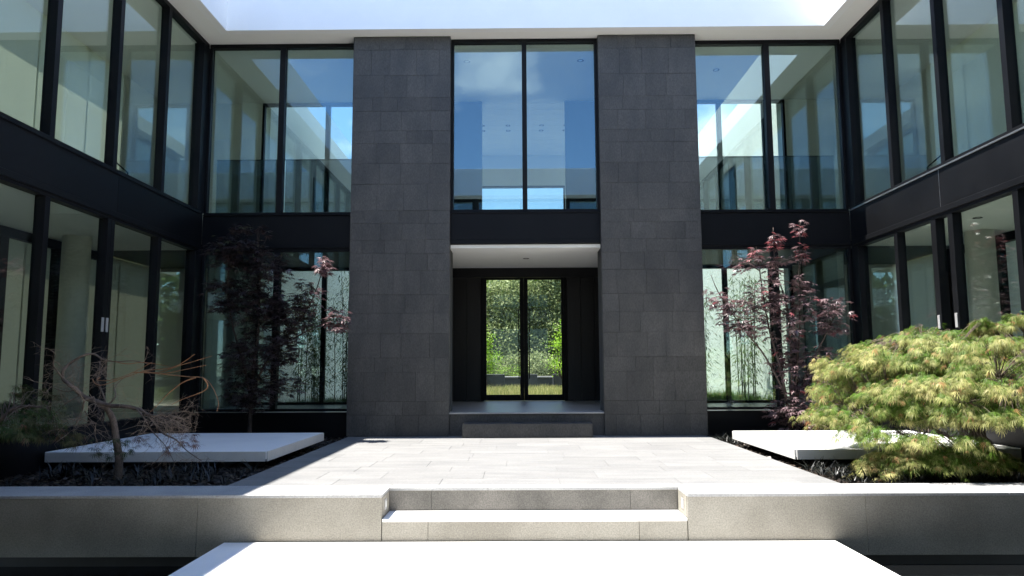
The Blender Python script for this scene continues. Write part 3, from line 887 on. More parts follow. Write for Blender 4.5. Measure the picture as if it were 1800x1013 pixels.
# ------------------------------------------------------------------ front range round the viewer (mirrored in the glass)
def front_side(s, nm):
    yg = 0.20
    t = thing('glazed_wall', (s * 4.2, yg, FLO), 'black framed glass wall of the front range beside the viewer, %s half' % nm, 'glass wall')
    xs_ = [1.9, 3.47, 5.04, 6.60]
    for z0, z1 in ((FLO, SP0 - 0.003), (SP1 + 0.03, SOF - 0.006)):
        box('head_rail', s * 1.85, s * 6.62, yg - 0.08, yg + 0.07, z1 - 0.085, z1, 'black', t)
        box('sill_rail', s * 1.85, s * 6.62, yg - 0.08, yg + 0.07, z0, z0 + 0.05, 'black', t)
        for x in xs_: box('mullion', s * (x - 0.055), s * (x + 0.055), yg - 0.08, yg + 0.07, z0 + 0.051, z1 - 0.086, 'black', t)
        for a, b in zip(xs_[:-1], xs_[1:]): box('pane', s * (a + 0.053), s * (b - 0.053), yg - 0.03, yg - 0.018, z0 + 0.048, z1 - 0.083, 'glass', t)
    box('band', s * 1.85, s * 6.62, yg - 0.10, yg + 0.05, SP0 - 0.002, SP1 + 0.029, 'black', t)
    box('plinth', s * 1.85, s * 6.62, yg - 0.10, yg + 0.05, -1.1, FLO - 0.001, 'black', t)
    struct(box('front_room_floor', s * 1.85, s * 9.30, -6.9, yg - 0.11, SP0 + 0.02, SP1, 'floor_in'))
    struct(box('front_room_floor', s * 1.85, s * 9.30, -6.9, yg - 0.11, FLO - 0.1, FLO, 'floor_in'))
    struct(box('front_room_wall', s * 1.85, s * 9.30, -5.0, -4.85, FLO + 0.001, SOF - 0.004, 'wall_mid'))
    struct(box('passage_wall', s * 1.70, s * 1.849, -6.9, yg + 0.05, -1.1, SOF - 0.004, 'wall_dark'))
front_side(-1, 'left'); front_side(1, 'right')
struct(box('passage_ceiling', -1.699, 1.699, -6.9, 0.2, 3.74, 4.42, 'ceiling'))
struct(box('passage_floor', -1.699, 1.699, -6.9, -1.205, -0.7, -0.47, 'paver'))
t = thing('window', (0, 0.2, 4.45), 'two-pane upper window of the front range above the viewer', 'window')
box('frame_head', -1.69, 1.69, 0.12, 0.25, 7.98, 8.05, 'black', t); box('frame_sill', -1.69, 1.69, 0.12, 0.25, 4.43, 4.48, 'black', t)
box('mullion', -0.05, 0.05, 0.12, 0.25, 4.481, 7.979, 'black', t)
for s in (-1, 1): box('pane', s * 0.049, s * 1.69, 0.18, 0.192, 4.479, 7.981, 'glass', t)

# ------------------------------------------------------------------ rear wings and garden walls seen through the house
t = thing('rear_wing', (-6.6, 26, 0), 'long white rear wing wall behind the left windows, in shade', 'building')
box('wall', -6.75, -6.45, RY + 0.29, 34, -0.5, 9.1, 'white_wall', t)
dd = box('window', -6.449, -6.43, 22.0, 23.3, 4.6, 7.2, 'black', t); box('pane', -6.429, -6.42, 22.08, 23.22, 4.68, 7.12, 'glass_rear', dd)
t = thing('rear_wing', (6.6, 26, 0), 'long white rear wing wall in bright sun behind the right windows', 'building')
box('wall', 6.45, 6.75, RY + 0.29, 36, -0.5, 9.1, 'white_wall', t)
dd = box('window', 6.43, 6.449, 21.6, 22.9, 4.6, 7.4, 'black', t); box('pane', 6.42, 6.429, 21.68, 22.82, 4.68, 7.32, 'glass_rear', dd)

# low garden wall, planters and a bench far behind the door
t = thing('garden_wall', (0, 36.6, 0.08), 'low grey garden wall behind the meadow seen through the glass door', 'wall')
for k in range(10):
    box('wall_block', -7.5 + 1.5 * k + 0.005, -6.0 + 1.5 * k - 0.005, 36.4, 36.8, 0.05, 0.82, 'planter', t, 0.01)
for k in range(5):
    box('cap_stone', -7.5 + 3 * k + 0.004, -4.5 + 3 * k - 0.004, 36.34, 36.86, 0.821, 0.90, 'concrete', t, 0.008)
for k, (x, w, lab) in enumerate(((-1.35, 1.1, 'left blue-grey planter box behind the glass door'), (0.35, 0.8, 'middle blue-grey planter box behind the glass door'), (2.1, 1.2, 'right blue-grey planter box behind the glass door'))):
    pb = thing('planter_box', (x, 35.2, 0.08), lab, 'planter', 'planter boxes along the meadow')
    for dx0, dx1, dy0, dy1 in ((-w / 2, w / 2, -0.3, -0.25), (-w / 2, w / 2, 0.25, 0.3), (-w / 2, -w / 2 + 0.05, -0.249, 0.249), (w / 2 - 0.05, w / 2, -0.249, 0.249)):
        box('side', x + dx0, x + dx1, 35.2 + dy0, 35.2 + dy1, 0.07, 1.02, 'planter', pb, 0.006)
    box('soil', x - w / 2 + 0.05, x + w / 2 - 0.05, 34.951, 35.449, 0.85, 0.95, 'soil', pb)

# ------------------------------------------------------------------ plants
def rand_dirs(n, r, zc=0.0, zs=0.5):
    a = r.uniform(0, 2 * np.pi, n)
    return np.stack([np.cos(a), np.sin(a), r.normal(zc, zs, n)], 1)

def grass(name, x0, x1, y0, y1, z, n, h0, h1, cols, seed, label, mat='grass', lean=0.45, wid=None):
    r = np.random.default_rng(seed)
    P = np.stack([r.uniform(x0, x1, n), r.uniform(y0, y1, n), np.full(n, z)], 1)
    a = r.uniform(0, 6.28, n)
    le = np.abs(r.normal(0, lean, n))
    D = np.stack([np.cos(a) * le, np.sin(a) * le, np.ones(n)], 1)
    U = rand_dirs(n, r)
    ci = r.uniform(0, 1, (n, 1)); c0, c1 = np.array(cols[0]), np.array(cols[1])
    C = c0 * (1 - ci) + c1 * ci
    tm = star_leaf([0], [1.0], wid or 0.07, 0.25)
    o = leaves(name, tm, P, D, U, r.uniform(h0, h1, n), C, mat)
    return tag(o, label, 'grass')
grass('meadow_grass', -3.6, 3.8, 22.8, 36.0, 0.07, 26000, 0.22, 0.55, ((0.14, 0.20, 0.04), (0.46, 0.42, 0.18)), 31, 'tall pale meadow grass seen through the glass door', wid=0.045)
grass('court_grass', 3.4, 6.4, 18.2, 22.5, 0.07, 9000, 0.25, 0.65, ((0.05, 0.12, 0.02), (0.12, 0.20, 0.05)), 32, 'green grass strip behind the lower right windows', wid=0.04)
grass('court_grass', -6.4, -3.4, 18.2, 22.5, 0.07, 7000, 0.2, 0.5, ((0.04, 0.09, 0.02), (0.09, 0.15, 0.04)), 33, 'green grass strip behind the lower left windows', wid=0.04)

# black mondo grass tufts
def mondo(x0, x1, y0, y1, n_t, seed, label):
    r = np.random.default_rng(seed)
    P = []; D = []; S = []
    for k in range(n_t):
        cx, cyy = r.uniform(x0, x1), r.uniform(y0, y1)
        m_ = int(r.integers(16, 30))
        for q in range(m_):
            a = r.uniform(0, 6.28); le = abs(r.normal(0.7, 0.45))
            P.append((cx + 0.02 * math.cos(a), cyy + 0.02 * math.sin(a), -0.06)); D.append((math.cos(a) * le, math.sin(a) * le, 1)); S.append(r.uniform(0.10, 0.24))
    n = len(P)
    D = np.array(D); U = np.tile(np.array([[0.0, 0.0, 1.0]]), (n, 1)) + 0.01
    t = r.uniform(0, 1, (n, 1))
    C = np.array([0.006, 0.007, 0.007]) * (1 - t) + np.array([0.022, 0.025, 0.022]) * t
    tm = star_leaf([0], [1.0], 0.085, 0.55)
    o = leaves('black_mondo_grass', tm, np.array(P), D, U, np.array(S), C, 'mondo')
    tag(o, label, 'grass')
mondo(3.55, 5.6, 8.5, 9.9, 95, 41, 'black mondo grass tufts along the terrace edge in the right bed')
mondo(3.50, 3.75, 12.9, 14.3, 14, 42, 'few black grass blades at the foot of the right stone tower')
mondo(-6.2, -3.55, 8.5, 9.8, 45, 43, 'black mondo grass tufts in front of the left white slab')

# generic leafy crown built on stems: blobs = (x, y, z, rx, ry, rz, twigs)
def crown_on_stems(root, stems, blobs, seed, leaf_tmpl, leaf_mat_, colour, size, per_twig, bark, droop=-0.05, twig_r=0.004, spread=0.10, tier=0.35):
    r = np.random.default_rng(seed)
    wood = Tubes(); pts = []
    for path, r0, r1 in stems:
        sp = smooth_path(path, 5)
        rad = [r0 + (r1 - r0) * (i / (len(sp) - 1)) ** 0.8 for i in range(len(sp))]
        wood.add(sp, rad, 7)
        pts += [(p, rr) for p, rr in zip(sp[2:], rad[2:])]
    trunk = wood.build('trunk', bark, root)
    PP = np.array([p for p, _ in pts])
    twigs = Tubes()
    P = []; D = []; U = []; S = []; C = []
    for bx0, by0, bz0, rx, ry, rz, nt_ in blobs:
        for k in range(nt_):
            v = r.normal(0, 1, 3); v /= np.linalg.norm(v)
            q = np.array([bx0, by0, bz0]) + v * r.uniform(0.25, 1.0) ** 0.6 * np.array([rx, ry, rz])
            cand = PP - q
            dist = np.linalg.norm(cand * np.array([1, 1, 0.8]), axis=1) + np.where(PP[:, 2] > q[2] + 0.05, 0.6, 0.0)
            j = int(np.argmin(dist))
            a = Vector(PP[j]); b = Vector(q)
            mid = a.lerp(b, 0.5) + Vector((r.normal(0, 0.04), r.normal(0, 0.04), 0.06 + r.normal(0, 0.03)))
            sp = smooth_path([a, mid, b], 3)
            twigs.add(sp, [twig_r * 1.5 - (twig_r) * i / (len(sp) - 1) for i in range(len(sp))], 4)
            td = (b - mid); td.normalize()
            nl = max(2, int(r.normal(per_twig, per_twig * 0.3)))
            for i in range(nl):
                f = i / nl
                base = b.lerp(mid, f * tier)
                ang = r.uniform(0, 6.28)
                d = np.array([math.cos(ang), math.sin(ang), 0]) + 0.5 * np.array([td.x, td.y, 0])
                d[2] = droop + r.normal(0, 0.22)
                P.append(np.array(base) + np.array([math.cos(ang), math.sin(ang), 0]) * r.uniform(0, spread) + np.array([0, 0, r.normal(0, spread * 0.35)]))
                D.append(d); U.append(np.array([r.normal(0, 0.3), r.normal(0, 0.3), 1.0]))
                S.append(size * r.uniform(0.65, 1.25))
                C.append(colour(r, q))
    tw = twigs.build('twigs', bark, root); tw['kind'] = 'stuff'
    return leaves('crown', leaf_tmpl, P, D, U, S, C, leaf_mat_, root)

def red_colour(r, q):
    t = r.uniform()
    base = np.array([0.065, 0.040, 0.046]) * (1 - t) + np.array([0.205, 0.135, 0.145]) * t
    if (q[2] > 3.3 and r.uniform() < 0.6) or r.uniform() < 0.04: base = np.array([0.22, 0.06, 0.07]) * r.uniform(0.8, 1.2)
    return base
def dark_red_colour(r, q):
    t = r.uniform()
    if q[0] > -3.98: return np.array([0.17, 0.10, 0.11]) * r.uniform(0.7, 1.25)  # sunlight put into the colour: leaves right of the sun line are lighter
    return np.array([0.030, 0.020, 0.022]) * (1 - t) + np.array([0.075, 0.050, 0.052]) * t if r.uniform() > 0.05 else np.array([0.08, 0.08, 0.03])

def red_maple(x, y, lab, stems, blobs, seed, colf):
    t = thing('red_maple', (x, y, -0.06), lab, 'tree')
    crown_on_stems(t, stems, blobs, seed, MAPLE, 'leaf_red', colf, 0.118, 5, 'bark_dark')
    return t
MY = 13.45
red_maple(4.75, MY, 'upright red-leaved maple in sunlight before the right lower window',
    [([(4.75, MY, -0.06), (4.72, MY, 0.6), (4.60, MY - .05, 1.3), (4.45, MY, 2.0), (4.35, MY, 2.8), (4.30, MY, 3.35)], 0.035, 0.008),
     ([(4.78, MY, -0.06), (4.80, MY, 0.7), (4.85, MY + .05, 1.5), (4.80, MY, 2.4), (4.62, MY, 3.1), (4.60, MY - .02, 3.88)], 0.032, 0.006),
     ([(4.80, MY, 0.3), (4.92, MY, 1.2), (5.02, MY, 2.2), (5.05, MY, 3.1), (5.12, MY, 4.02)], 0.026, 0.005),
     ([(4.85, MY, 0.6), (5.15, MY, 1.3), (5.45, MY - .1, 1.9), (5.75, MY - .1, 2.5)], 0.024, 0.006),
     ([(4.70, MY, 0.8), (4.35, MY, 1.5), (3.95, MY - .1, 2.0), (3.55, MY - .1, 2.6), (3.42, MY, 3.0)], 0.022, 0.005)],
    [(3.62, MY - .1, 2.50, 0.32, 0.28, 0.42, 20), (4.05, MY, 2.20, 0.42, 0.40, 0.42, 44), (4.45, MY, 2.65, 0.40, 0.35, 0.50, 46),
     (4.75, MY, 2.05, 0.40, 0.35, 0.60, 38), (5.10, MY, 2.60, 0.22, 0.2, 0.50, 26), (5.55, MY - .1, 2.20, 0.36, 0.3, 0.42, 40), (4.95, MY, 1.15, 0.48, 0.40, 0.55, 64),
     (4.85, MY - .15, 0.50, 0.55, 0.40, 0.36, 62), (5.35, MY, 1.35, 0.35, 0.3, 0.4, 36),
     (4.32, MY, 3.30, 0.07, 0.07, 0.30, 8), (4.60, MY, 3.62, 0.06, 0.06, 0.32, 9), (5.10, MY, 3.55, 0.07, 0.07, 0.50, 14), (4.0, MY, 3.2, 0.06, 0.06, 0.25, 6), (4.75, MY, 3.2, 0.2, 0.15, 0.2, 8)],
    51, red_colour)
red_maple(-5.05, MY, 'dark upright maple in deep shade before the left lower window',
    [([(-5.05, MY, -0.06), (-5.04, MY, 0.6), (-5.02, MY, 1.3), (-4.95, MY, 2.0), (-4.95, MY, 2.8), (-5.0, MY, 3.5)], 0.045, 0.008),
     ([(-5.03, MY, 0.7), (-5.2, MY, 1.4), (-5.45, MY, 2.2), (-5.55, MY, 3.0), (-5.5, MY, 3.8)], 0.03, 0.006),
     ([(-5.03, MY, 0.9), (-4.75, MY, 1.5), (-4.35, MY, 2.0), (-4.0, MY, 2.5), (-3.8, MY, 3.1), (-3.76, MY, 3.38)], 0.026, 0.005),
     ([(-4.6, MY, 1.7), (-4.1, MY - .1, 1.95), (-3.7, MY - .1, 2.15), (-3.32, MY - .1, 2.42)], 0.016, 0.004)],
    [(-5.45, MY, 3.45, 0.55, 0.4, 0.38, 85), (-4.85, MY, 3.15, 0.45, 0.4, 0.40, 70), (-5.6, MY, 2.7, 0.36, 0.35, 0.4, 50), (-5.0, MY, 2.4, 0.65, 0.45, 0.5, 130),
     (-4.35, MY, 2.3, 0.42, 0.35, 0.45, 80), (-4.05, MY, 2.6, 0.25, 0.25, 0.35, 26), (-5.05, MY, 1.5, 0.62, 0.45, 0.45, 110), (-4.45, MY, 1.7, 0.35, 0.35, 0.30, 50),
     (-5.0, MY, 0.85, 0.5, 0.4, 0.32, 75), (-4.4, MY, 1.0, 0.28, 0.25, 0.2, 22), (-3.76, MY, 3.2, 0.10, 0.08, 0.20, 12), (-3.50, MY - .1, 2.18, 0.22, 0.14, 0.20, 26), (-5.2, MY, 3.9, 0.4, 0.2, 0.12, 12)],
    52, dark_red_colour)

# laceleaf maples: hanging sprays on arching limbs
def lace_maple(x, y, lab, limbs, sprays, seed, cols, leaf_size=0.074):
    r = np.random.default_rng(seed)
    t = thing('laceleaf_maple', (x, y, -0.06), lab, 'tree')
    wood = Tubes()
    LP = []
    for path, r0, r1 in limbs:
        sp = smooth_path(path, 5)
        wood.add(sp, [r0 + (r1 - r0) * i / (len(sp) - 1) for i in range(len(sp))], 7)
        LP += list(sp[2:])
    wood.build('trunk', 'bark', t)
    PP = np.array([tuple(p) for p in LP])
    tw = Tubes()
    L = [[[], [], [], [], []] for _ in LACES]
    for q, out_d, ln, tone in sprays:
        q = np.array(q); out_d = np.array(out_d)
        j = int(np.argmin(np.linalg.norm(PP - q, axis=1)))
        a = Vector(PP[j]); b = Vector(q)
        tip = Vector(q + out_d * ln)
        sag = Vector((0, 0, -0.30 * ln))
        sp = smooth_path([a, a.lerp(b, 0.6) + Vector((0, 0, 0.05)), b, tip + sag], 3)
        tw.add(sp, [0.0055 - 0.0042 * i / (len(sp) - 1) for i in range(len(sp))], 4)
        n = int(r.integers(18, 38))
        for i in range(n):
            f = r.uniform(0, 1) ** 0.8
            p = b.lerp(tip, f) + sag * f * f
            side = r.normal(0, 1, 3); side[2] *= 0.25
            pos = np.array(p) + side * 0.036 + np.array([0, 0, r.normal(0, 0.014)])
            d = out_d * r.uniform(0.4, 1.2) + side * 0.4 + np.array([0, 0, -0.35 - 0.3 * f + r.normal(0, 0.22)])
            v = int(r.integers(0, len(LACES)))
            k = np.clip(tone + 0.9 * (f - 0.6) + r.normal(0, 0.18), 0, 1)
            c = np.array(cols[0]) * (1 - k) + np.array(cols[1]) * k
            if r.uniform() < 0.035: c = np.array(cols[2])
            L[v][0].append(pos); L[v][1].append(d); L[v][2].append(np.array([out_d[0] * 0.5 + r.normal(0, 0.35), out_d[1] * 0.5 + r.normal(0, 0.35), 1.0]))
            L[v][3].append(leaf_size * r.uniform(0.5, 1.45)); L[v][4].append(c * r.uniform(0.75, 1.25))
    o = tw.build('twigs', 'bark', t); o['kind'] = 'stuff'
    for v, (P, D, U, S, C) in enumerate(L):
        leaves('crown', LACES[v], P, D, U, S, C, 'leaf', t)
    return t

def mound_sprays(seed, cx, cyy, z0, rx, ry, rz, n, ok=None, zmin=0.35, tone0=-0.02):
    """sprays gather in flat ledges that overhang one another, with dark gaps between them"""
    r = np.random.default_rng(seed)
    out = []
    for kk in range(n // 12):
        th = r.uniform(0, 2 * np.pi); ph = np.arcsin(r.uniform(0.0, 1.0)); sc = r.choice([0.62, 0.78, 0.92, 1.0, 1.08]) + r.normal(0, 0.03)
        d = np.array([math.cos(th) * math.cos(ph), math.sin(th) * math.cos(ph), math.sin(ph)])
        c = np.array([cx + rx * sc * d[0], cyy + ry * sc * d[1], z0 + rz * sc * d[2]])
        h = np.array([d[0], d[1], 0.0]); h /= max(0.2, np.linalg.norm(h))
        side = np.array([-h[1], h[0], 0.0])
        wid = r.uniform(0.14, 0.34)
        m_ = int(r.integers(7, 17))
        lift = r.uniform(-0.05, 0.28)
        ptone = tone0 + 0.34 * (sc - 0.7) / 0.38 + r.normal(0, 0.12)
        for k in range(m_):
            u = r.normal(0, 0.6); w = r.uniform(-1, 0.6)
            q = c + side * u * wid + h * w * wid * 0.8 + np.array([0, 0, -0.10 * u * u * wid + 0.05 * w + r.normal(0, 0.025)])
            if q[2] < zmin or (ok and not ok(q)): continue
            od = h + side * u * 0.5 + np.array([r.normal(0, 0.15), r.normal(0, 0.15), lift - 0.25 + r.normal(0, 0.12)])
            od /= np.linalg.norm(od)
            out.append((q, od, r.uniform(0.12, 0.32), ptone + r.normal(0, 0.08)))
    return out
ly = 9.45
sp_r = mound_sprays(61, 5.75, ly, 0.45, 2.04, 1.10, 1.34, 3100, ok=lambda q: q[2] > (0.50 if q[1] < 9.2 else 0.62), zmin=0.45)
sp_r = [s_ for s_ in sp_r if s_[0][0] < 6.5]
r_ = np.random.default_rng(62)
for k in range(230):          # low skirt in front of the slab
    a = r_.uniform(0, 2 * np.pi); e = r_.uniform(0.2, 1) ** 0.5
    q = np.array([4.85 + 0.95 * e * math.cos(a), 8.92 + 0.34 * e * math.sin(a), 0.02 + 0.33 * math.sqrt(max(0, 1 - e * e)) + r_.uniform(0, 0.06)])
    od = np.array([math.cos(a) + r_.normal(0, 0.4), math.sin(a) - 0.3 + r_.normal(0, 0.4), 0.0 + r_.normal(0, 0.2)]); od /= np.linalg.norm(od)
    sp_r.append((q - od * 0.1, od, r_.uniform(0.10, 0.24), 0.06 + r_.normal(0, 0.12) + (0.35 if math.cos(a) < -0.6 else 0)))
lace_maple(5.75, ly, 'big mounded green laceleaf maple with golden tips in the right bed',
    [([(5.75, ly, -0.06), (5.7, ly, 0.5), (5.6, ly, 1.0), (5.3, ly, 1.45), (4.9, ly, 1.6)], 0.06, 0.014),
     ([(5.7, ly, 0.6), (6.1, ly + .1, 1.2), (6.5, ly, 1.6)], 0.04, 0.012),
     ([(5.65, ly, 0.45), (5.2, ly - .2, 0.85), (4.6, ly - .2, 0.95), (4.0, ly - .1, 0.7)], 0.035, 0.010),
     ([(5.65, ly, 0.4), (5.3, ly - .4, 0.75), (5.0, ly - .7, 0.85), (4.6, ly - .5, 0.4)], 0.03, 0.008),
     ([(5.7, ly, 0.6), (5.6, ly - .5, 1.1), (5.5, ly - .9, 1.0)], 0.03, 0.010),
     ([(5.65, ly, 0.5), (5.3, ly + .5, 1.0), (4.8, ly + .8, 1.0)], 0.03, 0.010)],
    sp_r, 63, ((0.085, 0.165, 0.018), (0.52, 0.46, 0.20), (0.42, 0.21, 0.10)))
ly2 = 8.8
sp_l = mound_sprays(65, -6.5, ly2, 0.5, 0.75, 0.4, 0.72, 170, zmin=0.5, tone0=0.0)
sp_l = [s_ for s_ in sp_l if s_[0][0] > -6.58]
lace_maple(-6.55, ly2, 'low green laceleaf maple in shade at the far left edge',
    [([(-6.55, ly2, -0.06), (-6.5, ly2, 0.45), (-6.2, ly2, 0.85), (-5.8, ly2, 0.85)], 0.035, 0.01), ([(-6.5, ly2, 0.45), (-6.5, ly2 - .1, 0.8)], 0.02, 0.008)],
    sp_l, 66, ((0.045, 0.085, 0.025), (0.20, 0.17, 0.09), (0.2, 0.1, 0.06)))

# bare, twisted laceleaf maple with a few leaves left
bt = thing('bare_maple', at_px(207, 838, 9.2) * 1.0, 'bare twisted maple with a tangle of dry twigs in the left bed', 'tree')
bt.location = (at_px(207, 838, 9.2).x, 9.2, -0.06)
def zp(u, v, y=9.2):
    return at_px(u / 3.7525, 600 + v / 3.7525, y)
rb = random.Random(5)
limbs = []
def limb(uv, r0, r1, ys):
    n = len(uv)
    pts = [zp(u, v, ys[0] + (ys[1] - ys[0]) * (i / (n - 1)) + (rb.uniform(-.05, .05) if 0 < i else 0)) for i, (u, v) in enumerate(uv)]
    limbs.append((smooth_path(pts, 5), r0 * 0.85, r1 * 0.7))
limb([(775, 915), (785, 780), (765, 640), (745, 520), (700, 440), (640, 400)], 0.062, 0.044, (9.2, 9.15))
limb([(650, 405), (560, 370), (500, 320), (450, 280), (415, 245), (420, 190), (470, 140), (550, 95), (620, 85), (680, 120), (760, 135), (880, 130), (980, 150)], 0.040, 0.006, (9.15, 9.45))
limb([(415, 245), (380, 200), (350, 155), (370, 90)], 0.014, 0.004, (9.2, 9.0))
limb([(640, 400), (720, 425), (820, 430), (900, 445), (970, 480), (1030, 550), (1080, 610), (1160, 650), (1230, 720), (1330, 790)], 0.038, 0.005, (9.15, 8.75))
limb([(960, 475), (1100, 520), (1200, 570), (1270, 565)], 0.016, 0.004, (8.95, 8.75))
limb([(900, 445), (960, 520), (1000, 590), (1090, 690), (1150, 800)], 0.014, 0.004, (8.95, 8.65))
limb([(620, 370), (560, 390), (545, 450), (520, 510), (490, 570)], 0.018, 0.006, (9.1, 8.9))
limb([(620, 375), (630, 420), (612, 470)], 0.013, 0.005, (9.1, 8.95))
limb([(560, 460), (590, 510), (640, 545)], 0.008, 0.003, (9.0, 8.85))
limb([(700, 440), (690, 380), (660, 300), (640, 230), (700, 180)], 0.018, 0.005, (9.15, 9.4))
limb([(700, 430), (760, 370), (760, 300), (830, 230)], 0.014, 0.004, (9.15, 9.5))
limb([(500, 320), (420, 330), (340, 300), (260, 270)], 0.010, 0.003, (9.2, 9.0))
limb([(540, 350), (450, 400), (380, 460), (300, 500)], 0.010, 0.003, (9.2, 9.0))
wood = Tubes()
for sp, r0, r1 in limbs:
    wood.add(sp, [r0 + (r1 - r0) * (i / (len(sp) - 1)) ** 0.8 for i in range(len(sp))], 8)
wood.build('trunk', 'bark', bt)
shoots = Tubes()
for uv, ys in (([(660, 240), (640, 255), (700, 260), (760, 250), (880, 205), (1000, 140)], (9.3, 8.9)),
               ([(610, 250), (630, 280), (680, 288), (820, 240), (960, 195), (1100, 180), (1190, 150), (1285, 85)], (9.3, 8.8)),
               ([(940, 195), (1050, 215), (1180, 195), (1360, 157)], (9.1, 8.7)),
               ([(880, 205), (1050, 205), (1170, 165), (1400, 97)], (9.1, 8.85)),
               ([(950, 200), (1100, 220), (1250, 235), (1340, 242), (1400, 300), (1440, 400), (1430, 465)], (9.1, 8.6)),
               ([(1340, 242), (1370, 290), (1340, 330), (1200, 385), (1130, 420)], (8.75, 8.9)),
               ([(1290, 240), (1200, 275), (1100, 355), (1040, 420), (985, 470)], (8.8, 9.0)),
               ([(760, 135), (840, 150), (950, 140), (1110, 165)], (9.3, 9.1))):
    n = len(uv)
    sp = smooth_path([zp(u, v, ys[0] + (ys[1] - ys[0]) * i / (n - 1)) for i, (u, v) in enumerate(uv)], 5)
    shoots.add(sp, [0.0070 - 0.0040 * i / (len(sp) - 1) for i in range(len(sp))], 6)
shoots.build('young_shoots', 'shoot', bt)
tw = Tubes()
def grow(p, d, ln, rad, depth):
    pts = [p.copy()]
    q = p.copy(); dd = d.copy()
    n = 5
    for i in range(n):
        dd = (dd + Vector((rb.gauss(0, 0.22), rb.gauss(0, 0.22), rb.gauss(0, 0.20) - 0.05))).normalized()
        q = q + dd * (ln / n)
        pts.append(q.copy())
        if depth > 0 and rb.random() < 0.62:
            d2 = (dd + Vector((rb.gauss(0, 0.7), rb.gauss(0, 0.7), rb.gauss(0, 0.6)))).normalized()
            grow(q, d2, ln * rb.uniform(0.4, 0.75), rad * 0.65, depth - 1)
    tw.add(pts, [rad * (1 - 0.7 * i / n) for i in range(n + 1)], 4)
for li, (sp, r0, r1) in enumerate(limbs):
    if li == 0: continue
    k = len(sp)
    reps = 15 if li in (1, 3) else 6
    for q in range(reps):
        i = rb.randrange(k // 4, k)
        d = Vector((rb.gauss(0, 1), rb.gauss(0, 0.8), rb.gauss(0.15, 0.7))).normalized()
        grow(Vector(sp[i]), d, rb.uniform(0.18, 0.46), 0.0032, 2)
for q in range(34):          # broom of fine twigs at the right end
    p = zp(rb.uniform(980, 1180), rb.uniform(470, 560), 8.95 + rb.uniform(-.15, .15))
    grow(p, Vector((rb.uniform(0.4, 1), rb.gauss(0, 0.4), rb.gauss(0.05, 0.35))).normalized(), rb.uniform(0.15, 0.32), 0.0028, 2)
o = tw.build('twigs', 'twig', bt); o['kind'] = 'stuff'
P = []; D = []; U = []; S = []; C = []
for (u0, u1, v0, v1, n, c) in ((600, 880, 640, 770, 60, (0.05, 0.075, 0.03)), (1190, 1300, 610, 690, 24, (0.16, 0.07, 0.05)), (900, 980, 620, 690, 16, (0.12, 0.06, 0.04)), (1080, 1180, 680, 760, 10, (0.14, 0.06, 0.05))):
    for k in range(n):
        p = zp(rb.uniform(u0, u1), rb.uniform(v0, v1), 8.95 + rb.uniform(-.15, .2))
        P.append(tuple(p)); D.append((rb.gauss(0, 1), rb.gauss(0, 1), -0.4)); U.append((rb.gauss(0, .3), rb.gauss(0, .3), 1)); S.append(rb.uniform(0.05, 0.10)); C.append(np.array(c) * rb.uniform(.7, 1.3))
leaves('last_leaves', LACE, P, D, U, S, C, 'leaf', bt)

# bamboo behind the lower side windows
def bamboo(x0, x1, y0, y1, nculm, h, lab, seed, green):
    r = np.random.default_rng(seed)
    t = thing('bamboo', ((x0 + x1) / 2, (y0 + y1) / 2, 0.07), lab, 'bamboo')
    P = []; D = []; U = []; S = []; C = []
    for k in range(nculm):
        x, y = r.uniform(x0, x1), r.uniform(y0, y1)
        lx, lyy = r.normal(0, 0.10), r.normal(0, 0.10)
        hh = h * r.uniform(0.75, 1.1)
        tb = Tubes()
        sp = [Vector((x + lx * f * f, y + lyy * f * f, 0.07 + hh * f)) for f in np.linspace(0, 1, 9)]
        tb.add(sp, [0.016 - 0.011 * i / 8 for i in range(9)], 6)
        tb.build('culm', 'culm', t)
        for q in range(230):
            f = r.uniform(0.22, 1.0)
            p = np.array([x + lx * f * f, y + lyy * f * f, 0.07 + hh * f])
            a = r.uniform(0, 6.28); rr = abs(r.normal(0, 0.22))
            P.append(p + np.array([math.cos(a) * rr, math.sin(a) * rr, r.normal(0, 0.06)]))
            D.append((math.cos(a), math.sin(a), -0.5 + r.normal(0, 0.35))); U.append((r.normal(0, .4), r.normal(0, .4), 1)); S.append(r.uniform(0.08, 0.17))
            k2 = r.uniform()
            C.append(np.array(green[0]) * (1 - k2) + np.array(green[1]) * k2)
    leaves('foliage', BLADE, P, D, U, S, C, 'leaf', t)
GR = ((0.055, 0.10, 0.025), (0.14, 0.20, 0.06))
bamboo(3.9, 4.7, 18.3, 19.4, 14, 3.6, 'clump of bamboo close behind the right tower through the lower window', 71, GR)
bamboo(5.3, 5.9, 18.6, 19.6, 8, 3.4, 'second bamboo clump against the sunlit white wall', 72, GR)
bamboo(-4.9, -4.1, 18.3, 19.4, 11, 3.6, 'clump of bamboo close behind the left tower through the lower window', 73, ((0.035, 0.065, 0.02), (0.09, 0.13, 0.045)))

bamboo(-5.9, -5.2, 18.4, 19.6, 12, 3.3, 'second bamboo clump behind the lower left window', 74, GR)
